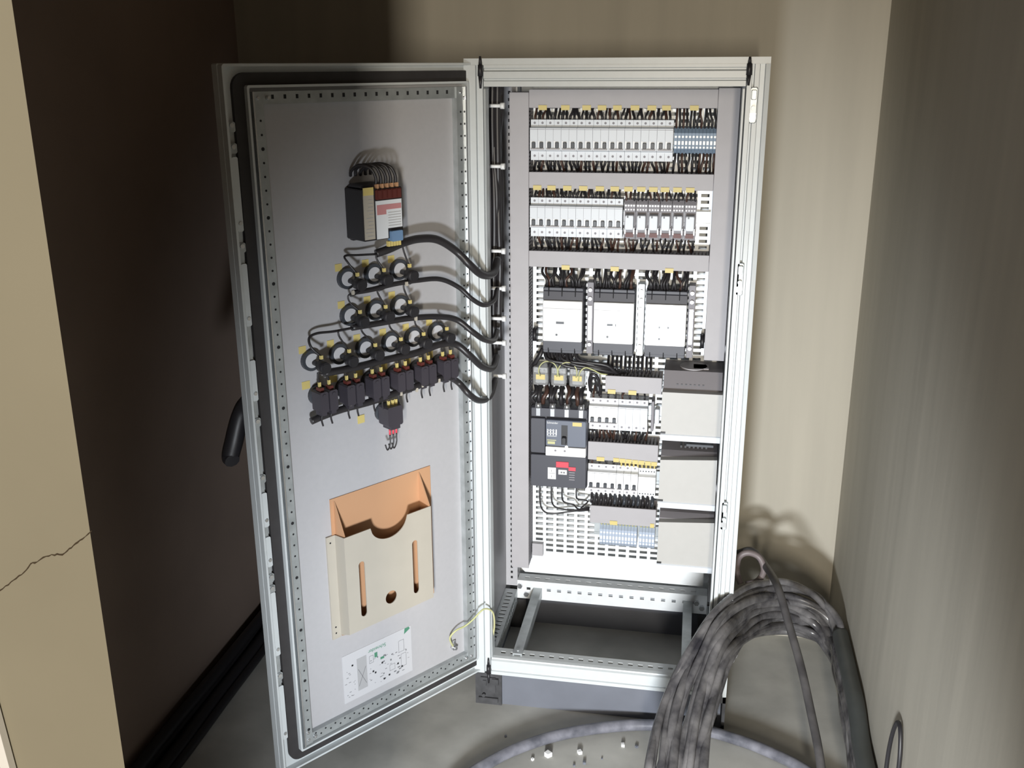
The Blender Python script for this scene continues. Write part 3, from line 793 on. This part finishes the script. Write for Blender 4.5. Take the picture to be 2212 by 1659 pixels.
for i, (x, nm) in enumerate(((.3325, 'left and middle'), (.504, 'middle and right'), (.671, None))):
    lb = f'metal bar with bright screws between the {nm} white-fronted breakers' if nm else 'metal bar with bright screws right of the white-fronted breakers'
    t = thing('mounting_bar', lb, 'bracket', (x, YG, 1.04), 0, 'metal bars beside the power breakers')
    obj('bar', MB().box(-.011, .011, -.05, 0, 0, .25, bev=.002), 'duct_dark' if i != 1 else 'galv', t)
    obj('strap', MB().box(-.006, .006, -.056, -.05, .05, .17), 'steel', t)
    for z in (.035, .155, .195, .225): obj('screw', MB().cyl((0, -.060, z), (0, -.05, z), .006, n=8), 'steel', t)
t = tag(obj('grommet', MB().cyl((.137, .40, 1.10), (.150, .40, 1.10), .024, n=18), 'black'), 'black round grommet left of the power breakers', 'grommet')
t = tag(obj('grommet', MB().cyl((.705, .40, 1.10), (.7185, .40, 1.10), .024, n=18), 'black'), 'black round grommet right of the power breakers', 'grommet')
# ---- big black main breaker
t = thing('main_breaker', 'large black four-pole main breaker with a red label, lower left in the cabinet', 'circuit breaker', (.1345, YG, .550), 0)
w = .2015
mb = MB(); mb.box(0, w, -.085, 0, 0, .300, bev=.004); mb.box(.002, .054, -.100, -.08, .132, .262, bev=.003); mb.box(.002, w-.002, -.100, -.08, .004, .126, bev=.003)
mb.box(.002, w-.002, -.092, -.08, .266, .298, bev=.003)
obj('body', mb, 'mccb', t)
mb = MB(); mb.box(.057, w-.003, -.112, -.085, .165, .262, bev=.003); obj('front_panel', mb, 'mccb_panel', t)
mb = MB(); mb.box(.057, w-.003, -.114, -.085, .129, .163, bev=.002); mb.m = 1; mb.cyl((.092, -.1146, .150), (.092, -.113, .150), .004, n=8); mb.cyl((.125, -.1146, .150), (.125, -.113, .150), .004, n=8)
obj('trip_unit_cover', mb, ('white', 'duct_dark'), t)
mb = MB(); mb.box(.112, .134, -.113, -.111, .172, .245); mb.box(.115, .131, -.128, -.112, .178, .205, bev=.003); obj('toggle', mb, 'black', t)
obj('test_button', MB().cyl((.131, -.116, .166), (.131, -.110, .166), .006, n=8), 'white', t)
obj('marker_tag', MB().box(.151, .183, -.1135, -.1118, .244, .258), 'yellow', t)
mb = MB()
for i in range(3): mb.box(.062, .062+.034-.004*i, -.1126, -.1118, .202+i*.0105, .2035+i*.0105)
for i in range(4): mb.box(.062+i*.010, .066+i*.010, -.1126, -.1118, .206, .228)
obj('rating_text', mb, 'mcb_white', t)
obj('yellow_text', MB().box(.062, .094, -.1126, -.1118, .186, .189).box(.064, .090, -.1126, -.1118, .173, .183), 'earth', t)
text_obj('Schneider', .010, 'white', t, (.081, -.1128, .252), (math.pi/2, 0, 0))
mb = MB(); mb.box(.093, .138, -.103, -.099, .082, .104, bev=.001); mb.box(.138, .163, -.103, -.099, .072, .086); obj('red_label', mb, 'red', t)
mb = MB(); mb.box(.064, .093, -.1025, -.099, .036, .080); mb.m = 1; mb.box(.066, .091, -.1028, -.1024, .0575, .0588); mb.box(.077, .0785, -.1028, -.1024, .064, .072); mb.box(.077, .0785, -.1028, -.1024, .042, .050)
mb.m = 0; mb.box(.102, .132, -.1035, -.099, .056, .074); mb.m = 1; mb.box(.110, .116, -.1038, -.1034, .061, .067); mb.box(.119, .125, -.1038, -.1034, .061, .067)
obj('white_label', mb, ('white', 'print'), t)
mb = MB()
for i in range(4): mb.box(.140, .160, -.1022, -.099, .036+i*.009, .040+i*.009)
obj('small_print', mb, 'duct_dark', t)
for i in range(4):
    x = .028+i*.050
    mb = MB(); mb.cyl((x, -.094, .300), (x, -.094, .318), .013, .010, n=8); mb.box(x-.007, x+.007, -.098, -.088, .270, .300)
    obj('lug', mb, 'steel', t)
# ---- small devices to the right of the main breaker
b4 = make_breaker('circuit_breaker', 'pale four-pole circuit breaker directly right of the big black breaker', 4, .0253, .115, group=None, m='mcb_white'); b4.location = Vector((.338, YB, .770))*S
b5 = make_breaker('modular_device', 'pale grey device without switches, right of the pale four-pole breaker', 4, .0253, .115, toggles=False, m='mcb', cat='electrical module'); b5.location = Vector((.4395, YB, .770))*S
dup(b4, (.338, YB, .524), 'white four-pole circuit breaker in the lower row of small breakers')
b1 = None
for k in range(3):
    lb = f'white single-pole circuit breaker, {ORD[k]} from left in the lower row'
    if b1 is None: b1 = make_breaker('circuit_breaker', lb, 1, .0253, .115, group='single-pole breakers', m='mcb_white'); b1.location = Vector((.4395+k*.0255, YB, .524))*S
    else: dup(b1, (.4395+k*.0255, YB, .524), lb)
t = thing('modular_device', 'white module with two rows of small screw holes at the right of the lower row', 'electrical module', (.517, YB, .524))
mb = MB(); h = .110; mb.prism_x([(0, 0), (-.044, 0), (-.044, h*.2), (-.062, h*.24), (-.062, h*.76), (-.044, h*.8), (-.044, h), (0, h)], 0, .060); obj('body', mb, 'mcb_white', t)
mb = MB()
for i in range(6):
    for z in (.012, .098): mb.cyl((.006+i*.0096, -.0446, z), (.006+i*.0096, -.043, z), .0026, n=8)
obj('screw_holes', mb, 'toggle', t)
t = thing('modular_device', 'narrow galvanised end clamp with a white clip beside the pale grey device', 'clamp', (.552, YB, .775))
obj('clamp', MB().box(0, .010, -.05, 0, 0, .11, bev=.002), 'duct_dark', t); obj('clip', MB().box(.012, .028, -.03, 0, .02, .075, bev=.003), 'mcb', t)
# ---- lowest terminals
pr3 = None
for k in range(17):
    if k < 12: x = .384+k*.0112; lb = f'pale blue terminal block, {ORD[k]} from left in the lowest terminal row'
    else: x = .526+(k-12)*.0112; lb = f'pale blue terminal block, {ORD[k-12]} in the right-hand set of the lowest terminal row'
    loc = (x, YB, .316)
    if pr3 is None: pr3 = make_terminal(lb, .0112, .088, .044, 'term_light', 'white', 'pale blue terminal blocks'); pr3.location = Vector(loc)*S
    else: dup(pr3, loc, lb)
# ---- clear modules
for k in range(3):
    x = .137+k*.064
    t = thing('clear_module', f'clear plastic module with a yellow tag, {("left", "middle", "right")[k]} of three above the black main breaker', 'electrical module', (x, YG, .925), 0, 'clear plastic modules')
    mb = MB(); mb.box(.002, .056, -.075, 0, 0, .066, bev=.004); obj('clear_case', mb, 'clear', t)
    mb = MB(); mb.box(.006, .052, -.070, -.004, .045, .062); mb.box(.010, .048, -.060, -.004, .004, .040, bev=.003)
    mb.m = 1
    for i in range(3): mb.cyl((.014+i*.014, -.072, .054), (.014+i*.014, -.07, .054), .004, n=8)
    obj('core', mb, ('mcb', 'steel'), t)
    obj('marker_tag', MB().box(.014, .046, -.0785, -.0755, .022, .040), 'yellow', t)
    obj('foot_clip', MB().box(.010, .018, -.06, -.04, -.008, 0).box(.038, .044, -.06, -.04, -.008, 0), 'white', t)
# ---- grey boxes on the right
GB = [(.590, .785, .815, .962, 'top', .0), (.592, .782, .570, .726, 'middle', .0), (.596, .785, .335, .497, 'bottom', .0)]
for i, (x0, x1, z0, z1, nm, r) in enumerate(GB):
    t = thing('grey_equipment_box', f'large grey equipment box, {nm} of the three stacked on the right', 'electrical equipment', (x0, YG, z0), 0, 'grey equipment boxes')
    w = x1-x0; h = z1-z0; d = YG-.25
    mb = MB()
    if i == 0: mb.prism_x([(0, -.02), (-d+.03, -.02), (-d+.03, h), (-d+.07, h+.055), (0, h+.055)], .002, w-.002)
    else: mb.prism_x([(0, 0), (-d+.03, 0), (-d+.03, h), (-d+.06, h+.012), (0, h+.03)], .002, w-.002)
    obj('body', mb, 'box_body', t)
    mb = MB(); sl = .0 if i == 0 else .006
    mb.prism_y([(0, -.004), (w, -.004), (w-sl*.3, h+sl*1.2), (sl*.2, h-sl*.6)], -d, -d+.032)
    obj('front_cover', mb, 'box_face', t)
    mb = MB(); mb.prism_x([(-d-.004, -.020), (-d-.004, -.001), (-d, .002), (-d+.03, .0), (-d+.03, -.030)], .0, w); obj('lower_lip', mb, 'mcb', t)
    obj('notch', MB().box(.0, .016, -d-.005, -d, .004, .009), 'black', t)
    mb = MB()
    for q in range(7):
        xx = .045+q*.014; zz = h+.0305+.005 if i == 0 else h+.018
        if i: mb.box(xx+.02, xx+.026, -d+.075, -d+.12, h+.016, h+.024)
        else: mb.box(xx, xx+.006, -d+.040, -d+.048, h+.010, h+.018)
    obj('vents', mb, 'black', t)
    if i == 0:
        mb = MB(); mb.cyl((w*.5, -d+.12, h+.055), (w*.5, -d+.12, h+.060), .045, n=28); mb.box(w*.5, w*.5+.05, -d+.09, -d+.14, h+.055, h+.060); obj('round_cover', mb, 'duct', t)
    if i == 1:
        mb = MB(); mb.prism_z([(.085, -d+.07), (.175, -d+.07), (.175, -d+.15), (.12, -d+.15)], h+.024, h+.032); obj('grille', mb, 'toggle', t)
# ================================================================== WIRES
def wire(p, label, group, r=.0030, m='wire', name='wire', n=6, seg=4):
    return tag(obj(name, MB().tube(p, r, n=n, seg=seg), m), label, 'wire', group)
rw = random.Random(5)
def row_wires(xs, ztop, zbot, yd, ydev, label, group, m='wire', r=.0034):
    for x in xs:
        dx = rw.uniform(-.006, .006)
        ya = yd+rw.uniform(-.012, .012)
        wire([(x+dx*1.6, ya, ztop), (x+dx, ya-.012, ztop+(zbot-ztop)*.35), (x-dx*.3, (ya+ydev)/2-.012, ztop+(zbot-ztop)*.7), (x, ydev, zbot)], label, group, r, rw.choice([m, m, 'wire_brown']) if m == 'wire' else m)
xs18 = [.130+pw*(i+.5) for i in range(18)]; xs12 = xs18[:12]
row_wires(xs18, 1.860, 1.816, .412, .392, 'short black wire from the top duct into the top row of breakers', 'wires above the top breaker row')
row_wires([x+.0127 for x in xs18[:-1]], 1.860, 1.812, .418, .400, 'short black wire from the top duct into the top row of breakers', 'wires above the top breaker row', r=.0044)
for dx_, q_ in ((0, 18), (.0127, 17)):
    row_wires([x+dx_ for x in xs18[:q_]], 1.652, 1.698, .412, .392, 'short black wire from the top row of breakers down to the duct', 'wires below the top breaker row', r=.0040)
row_wires([x+.0127 for x in xs12[:-1]], 1.607, 1.564, .418, .400, 'short black wire from the duct into the second row of breakers', 'wires above the second breaker row', r=.0044)
row_wires([x+.0127 for x in xs12[:-1]], 1.394, 1.449, .418, .400, 'short black wire from the second row of breakers down to the duct', 'wires below the second breaker row', r=.0044)
row_wires([.5945+.0111*i for i in range(12)], 1.860, 1.794, .412, .40, 'short black wire above the blue-grey terminal blocks', 'wires above the blue-grey terminals')
row_wires([.5945+.0111*i for i in range(12)], 1.652, 1.718, .412, .40, 'short black wire below the blue-grey terminal blocks', 'wires below the blue-grey terminals')
row_wires(xs12, 1.607, 1.567, .412, .392, 'short black wire from the duct into the second row of breakers', 'wires above the second breaker row')
row_wires(xs12, 1.394, 1.449, .412, .392, 'short black wire from the second row of breakers down to the duct', 'wires below the second breaker row')
rx = [.4375+.0390*k+.0062+.0132*j for k in range(6) for j in range(3)]
row_wires(rx, 1.607, 1.560, .412, .40, 'short dark wire above the plug-in relays', 'wires above the relays')
row_wires(rx, 1.394, 1.446, .412, .402, 'short dark wire below the plug-in relays', 'wires below the relays')
# wires over power breakers
for k, x0 in enumerate((.178, .3495, .521)):
    nm = ('left', 'middle', 'right')[k]
    for j in range(3):
        for q in range(4):
            x = x0+.022+j*.045+(q-1.5)*.009
            top = x0+.068+(x-x0-.068)*1.05+rw.uniform(-.012, .012)
            wire([(top, .405+rw.uniform(-.01, .01), 1.352), (top+rw.uniform(-.01, .01), .375, 1.325), (x+rw.uniform(-.008, .008), .362, 1.30), (x, .372, 1.268)],
                 f'thick black wire entering the top of the {nm} white-fronted breaker', f'wires above the {nm} power breaker', .0044, rw.choice(['wire', 'wire', 'wire', 'wire_brown']))
for i in range(11):
    x = .372+.012*i*.9+.002
    x = .398+.0145*i
    wire([(x, .40, .978), (x+.002, .385, .992), (x, .40, 1.010), (x, .425, 1.035)], 'short black wire rising from the short duct below the power breakers', 'wires under the power breakers', .0042)
# black cables sweeping below left breakers
for i in range(9):
    a = (.178+.013*i+rw.uniform(-.004, .004), .385, 1.052); 
    b = (a[0]+.02, .355+.006*(i % 3), 1.022-.004*(i % 4)); c = (.30+.02*i*.6, .365, 1.010-.006*(i % 4)); d = (.385+.006*i, .385, .990-.005*(i % 5)); e = (.400+.008*i, .41, .972)
    wire([a, b, c, d, e], 'thick black wire sweeping right under the left and middle power breakers', 'black wires sweeping under the power breakers', .0062, n=8)
for i in range(10):
    x = .145+.019*i
    wire([(x, .40, .920), (x+rw.uniform(-.01, .012), .365, .905), (x+rw.uniform(-.012, .012), .355, .885), (x+rw.uniform(-.006, .006), .365, .862)], 'thick black wire between the clear modules and the black main breaker', 'wires above the main breaker', .0078, rw.choice(['wire', 'wire', 'wire_brown']), n=8)
for i in range(3):
    x = .150+.055*i
    wire([(x-.004, .415, .915), (x-.012, .40, .98), (x+.01, .39, 1.025), (x+.02, .40, 1.05)], 'thick black wire rising behind the clear modules', 'wires behind the clear modules', .008, n=8)
wire([(.338, .40, .905), (.335, .38, .95), (.348, .37, .975), (.366, .375, .96), (.372, .39, .91), (.370, .40, .89)], 'black wire loop left of the short upper duct', 'wires beside the upper duct', .0048)
wire([(.342, .40, .900), (.341, .385, .94), (.349, .378, .958), (.358, .38, .945), (.364, .39, .90)], 'inner black wire loop left of the short upper duct', 'wires beside the upper duct', .004)
for k, (cx_, cz_, rx_) in enumerate(((.196, .985, .033), (.263, .984, .033))):
    pp = [(cx_+rx_*math.cos(a), .352, cz_-.002+.036*math.sin(a)) for a in [math.pi*1.08-math.pi*1.16*i/9 for i in range(10)]]
    wire([(pp[0][0]+.003, .365, .962)]+pp+[(pp[-1][0]-.003, .365, .962)], f'{("left", "right")[k]} yellow wire loop above the clear modules', 'yellow wire loops', .0022, 'earth', name='yellow_wire')
wire([(.300, .365, .950), (.306, .352, .985), (.325, .350, 1.003), (.352, .352, .995), (.375, .358, .982), (.398, .37, .976)], 'yellow wire bending from the right clear module to the short duct', None, .0026, 'earth', name='yellow_wire')
# small breakers right of main
xs8 = [.338+.0253*(i+.5) for i in range(8)]
row_wires(xs8, .921, .884, .405, .392, 'short wire above the pale four-pole breaker row', 'wires above the pale breakers')
row_wires([x for x in xs8]+[x+.012 for x in xs8], .727, .775, .405, .392, 'short dark wire below the pale four-pole breaker row', 'wires below the pale breakers', r=.004)
row_wires([.338+.0253*(i+.5) for i in range(7)], .668, .638, .405, .392, 'short wire above the lower white breakers', 'wires above the lower white breakers')
for i in range(9):
    x = .455+.0145*i
    wire([(x, .40, .668), (x, .378, .655), (x, .383, .640), (x, .392, .630)], 'short yellow-sleeved wire above the lower white breakers', 'yellow-sleeved wires', .0036, 'yellow', name='sleeved_wire')
for i in range(14):
    x = .352+.0165*i
    wire([(x, .392, .530), (x+.003, .368, .512), (x+.001, .372, .497), (x, .40, .484)], 'dark grey wire curving from the lower white breakers into the duct below', 'wires below the lower white breakers', .0052, rw.choice(['wire', 'toggle']), n=8)
for i in range(17):
    x = (.3896+i*.0112) if i < 12 else (.5316+(i-12)*.0112)
    wire([(x, .402, .424), (x, .385, .416), (x, .388, .406), (x, .40, .398)], 'yellow-green wire end entering the lowest terminal row', 'wire ends on the lowest terminals', .0034, 'earth', name='wire')
for i, (px0, dip) in enumerate(((1165, 50), (1190, 40), (1213, 30), (1244, 22))):
    a = at(px0, 1062, .37); 
    wire([(a.x, .39, .560), at(px0+1, 1072, .38), at(px0+6, 1062+dip*.75, .385), at(px0+26, 1062+dip*.95, .39), at(1240+i*5, 1104-2*i, .40), at(1273, 1102-2*i, .42)],
         f'thin black wire curving right below the main breaker, {ORD[i]} from left', 'wires curving below the main breaker', .0030, n=8)
# ---- left cable riser with clamps
for i in range(7):
    x = .052+.0075*(i % 3); y = .15+.028*(i//3)
    z0 = 1.08+.03*i
    p = [(x, y, z0)]+[(x+rw.uniform(-.005, .006), y+rw.uniform(-.008, .008), z0+(1.96-z0)*k/7) for k in range(1, 8)]
    tag(obj('riser_cable', MB().tube(p, .0100, n=8), 'wire'), 'black cable running vertically inside the left edge of the cabinet', 'cable', 'black riser cables along the left side')
for k, (px, py) in enumerate(((1068, 228), (1068, 358), (1070, 540), (1067, 620), (1070, 685), (1070, 737), (1066, 808))):
    p = at(px, py, .14)
    t = thing('cable_clamp', f'pale clamp across the left cable riser, {ORD[k]} from the top', 'clamp', (.031, .135, p.z), 0, 'clamps on the cable riser')
    obj('bar', MB().cyl((0.008, -.012, 0), (.056, -.012, 0), .0055, n=10), 'mcb_white', t)
    obj('knob', MB().cyl((.050, -.012, 0), (.062, -.012, 0), .0095, n=10), 'mcb_white', t)
# ================================================================== CABLES ON SITE
OUT = [(1385, 1720, -.55), (1400, 1645, -.48), (1432, 1520, -.30), (1490, 1400, -.16), (1548, 1315, -.05), (1620, 1262, .10), (1690, 1248, .22), (1765, 1278, .26), (1828, 1345, .20), (1864, 1425, .06), (1894, 1530, -.18), (1925, 1680, -.44), (1975, 1900, -.80)]
INN = [(1515, 1740, -.55), (1520, 1650, -.46), (1535, 1560, -.32), (1555, 1490, -.22), (1580, 1425, -.10), (1625, 1375, .12), (1690, 1352, .30), (1755, 1370, .30), (1812, 1412, .24), (1862, 1470, .06), (1888, 1550, -.16), (1918, 1680, -.42), (1955, 1900, -.80)]
NC = 18
for c in range(NC):
    f = (c+.5)/NC
    if c > 12: f = f
    ph = rw.uniform(0, 6.28); p = []
    for i, (a, b) in enumerate(zip(OUT, INN)):
        g = f+.12*math.sin(i*.9+ph); g = min(max(g, 0.02), 1)
        dy = rw.uniform(-.03, .05)
        if a[0] < 1600: dy = -abs(dy)-.01
        q = at(a[0]+(b[0]-a[0])*g, a[1]+(b[1]-a[1])*g, a[2]+(b[2]-a[2])*g+dy)
        if q.x > RX-.03: q.x = RX-.03-rw.uniform(0, .02)
        if q.z < FZ+.02: q.z = FZ+.02
        p.append(q)
    tag(obj('power_cable', MB().tube(p, rw.uniform(.0105, .0150), n=10, seg=8), 'cable'), 'dusty black power cable in the arched bundle at the lower right', 'cable', 'cables of the arched bundle')
# filling lower strands near the wall base
for c in range(5):
    p = [at(1560+6*c, 1455-10*c, -.06), at(1600, 1385-10*c, .20), at(1650, 1366-9*c, .46), at(1720, 1366-9*c, .50), at(1790, 1392-10*c, .40), at(1845, 1450-8*c, .16), at(1885, 1560-10*c, -.12)]
    for q in p:
        q.x = min(q.x, RX-.03); q.z = max(q.z, FZ+.02)
    tag(obj('power_cable', MB().tube(p, .0135, n=10, seg=8), 'cable'), 'dusty black cable in the low strand near the foot of the back wall', 'cable', 'cables of the low strand')
# single cable in front
p = [at(1592, 1196, .30), at(1625, 1190, .30), at(1655, 1225, .20), at(1680, 1268, .02), at(1703, 1345, -.08), at(1730, 1440, -.20), at(1752, 1540, -.32), at(1768, 1620, -.42), at(1778, 1700, -.50), at(1782, 1790, -.58)]
tag(obj('power_cable', MB().tube(p, .0125, n=12, seg=8), 'cable_dark'), 'single black cable hanging down over the front of the arched bundle', 'cable')
p = [at(1600, 1262, .20), at(1592, 1235, .22), at(1596, 1205, .22), at(1615, 1194, .22), at(1640, 1204, .22), at(1650, 1232, .20), at(1636, 1255, .18), at(1612, 1262, .17)]
tag(obj('cable_loop', MB().tube(p, .0105, n=10, seg=8), 'cable_pink'), 'small pinkish grey cable loop above the arched bundle beside the cabinet', 'cable')
# thick green-grey cable along right wall
p = [at(1850, 1372, .16), at(1866, 1410, .06), at(1880, 1455, -.05), at(1895, 1530, -.22), at(1915, 1620, -.36), at(1940, 1760, -.60), at(2000, 2100, -1.0)]
for q in p: q.x = min(q.x, RX-.030)
tag(obj('power_cable', MB().tube(p, .026, n=14, seg=8), 'cable_green'), 'thick green-grey cable running along the right wall', 'cable')
p = [atx(x, y, RX-.010) for x, y in ((1908, 1740), (1912, 1680), (1920, 1620), (1930, 1578), (1940, 1560), (1945, 1580), (1944, 1630), (1938, 1690), (1936, 1740))]
tag(obj('thin_cable', MB().tube(p, .0055, n=8, seg=8), 'black'), 'thin dark cable hairpin against the right wall', 'cable')
# floor cable
zf = FZ+.022
p = [atz(x, y, zf) for x, y in ((880, 1860), (985, 1700), (1070, 1640), (1150, 1605), (1230, 1583), (1320, 1570), (1400, 1566), (1500, 1573), (1600, 1600), (1670, 1628), (1740, 1664), (1850, 1740))]
tag(obj('floor_cable', MB().tube(p, .0185, n=14, seg=10), 'cable_floor'), 'grey cable arching across the floor in front of the cabinet', 'cable')
# left wall cables
for i, (x, r) in enumerate(((-.935, .026), (-.885, .024), (-.93, .020), (-.86, .016))):
    z = FZ+r+(0 if i in (0, 1, 3) else .045)
    p = [(x+rw.uniform(-.006, .006), y, z) for y in (.56, .35, .1, -.15, -.4, -.65, -.9, -1.05)]
    tag(obj('power_cable', MB().tube(p, r, n=10), 'black'), 'black cable lying on the floor along the dark left wall', 'cable', 'cables along the left wall')
# debris
for i, (x, y, s_) in enumerate(((1184, 1634, .011), (1252, 1628, .008), (1150, 1642, .005), (1345, 1612, .007), (1262, 1650, .006), (1375, 1615, .005), (1240, 1655, .004), (1092, 1592, .004), (1300, 1640, .003))):
    q = atz(x, y, FZ)
    mb = MB(); mb.prism_z([(-s_, -s_*.6), (s_*.7, -s_), (s_, s_*.5), (-s_*.4, s_*.8)], 0, s_*1.4)
    tag(obj('debris_chip', mb, 'white' if i < 4 else 'plinth', None, (q.x, q.y, FZ), rw.uniform(0, 3)), 'small chip of rubble on the floor below the cabinet', 'debris', 'rubble chips on the floor')
# ================================================================== CAMERA + LIGHT
cd = bpy.data.cameras.new('camera'); cam = bpy.data.objects.new('camera', cd); C.objects.link(cam)
cd.sensor_width = 36; cd.lens = 36*F_PX/2212; cd.clip_start = .02
Mx = Matrix((R2, U2, -FW)).transposed().to_4x4(); Mx.translation = CAM*S; cam.matrix_world = Mx
bpy.context.scene.camera = cam
def spot(name, loc, target, power, size, blend, rad, col):
    l = bpy.data.lights.new(name, 'SPOT'); l.energy = power; l.spot_size = math.radians(size); l.spot_blend = blend; l.shadow_soft_size = rad; l.color = col
    o = bpy.data.objects.new(name, l); C.objects.link(o); o.location = Vector(loc)*S
    o.rotation_euler = (Vector(target)-Vector(loc)).to_track_quat('-Z', 'Y').to_euler(); return o
def area(name, loc, target, power, size, col):
    l = bpy.data.lights.new(name, 'AREA'); l.energy = power; l.size = size; l.color = col
    o = bpy.data.objects.new(name, l); C.objects.link(o); o.location = Vector(loc)*S
    o.rotation_euler = (Vector(target)-Vector(loc)).to_track_quat('-Z', 'Y').to_euler(); return o
spot('torch_light', (.51, -2.9, .55), (.40, .3, .34), 235, 71, 1.0, .10, (.90, .95, 1.0))
def rect(name, loc, target, power, sx, sy, col):
    o = area(name, loc, target, power, sx*S, col); o.data.shape = 'RECTANGLE'; o.data.size_y = sy*S; return o
rect('doorway_light', (.905, -6.3, 2.0), (.4, 0, 1.6), 86, .22, 1.4, (1.0, .90, .74))
w = bpy.data.worlds.new('world'); bpy.context.scene.world = w; w.use_nodes = True
w.node_tree.nodes['Background'].inputs['Color'].default_value = (1.0, .86, .78, 1); w.node_tree.nodes['Background'].inputs['Strength'].default_value = .20
vs = bpy.context.scene.view_settings
vs.view_transform = 'Standard'; vs.look = 'None'; vs.gamma = 1; vs.use_curve_mapping = False; vs.exposure = 0.0
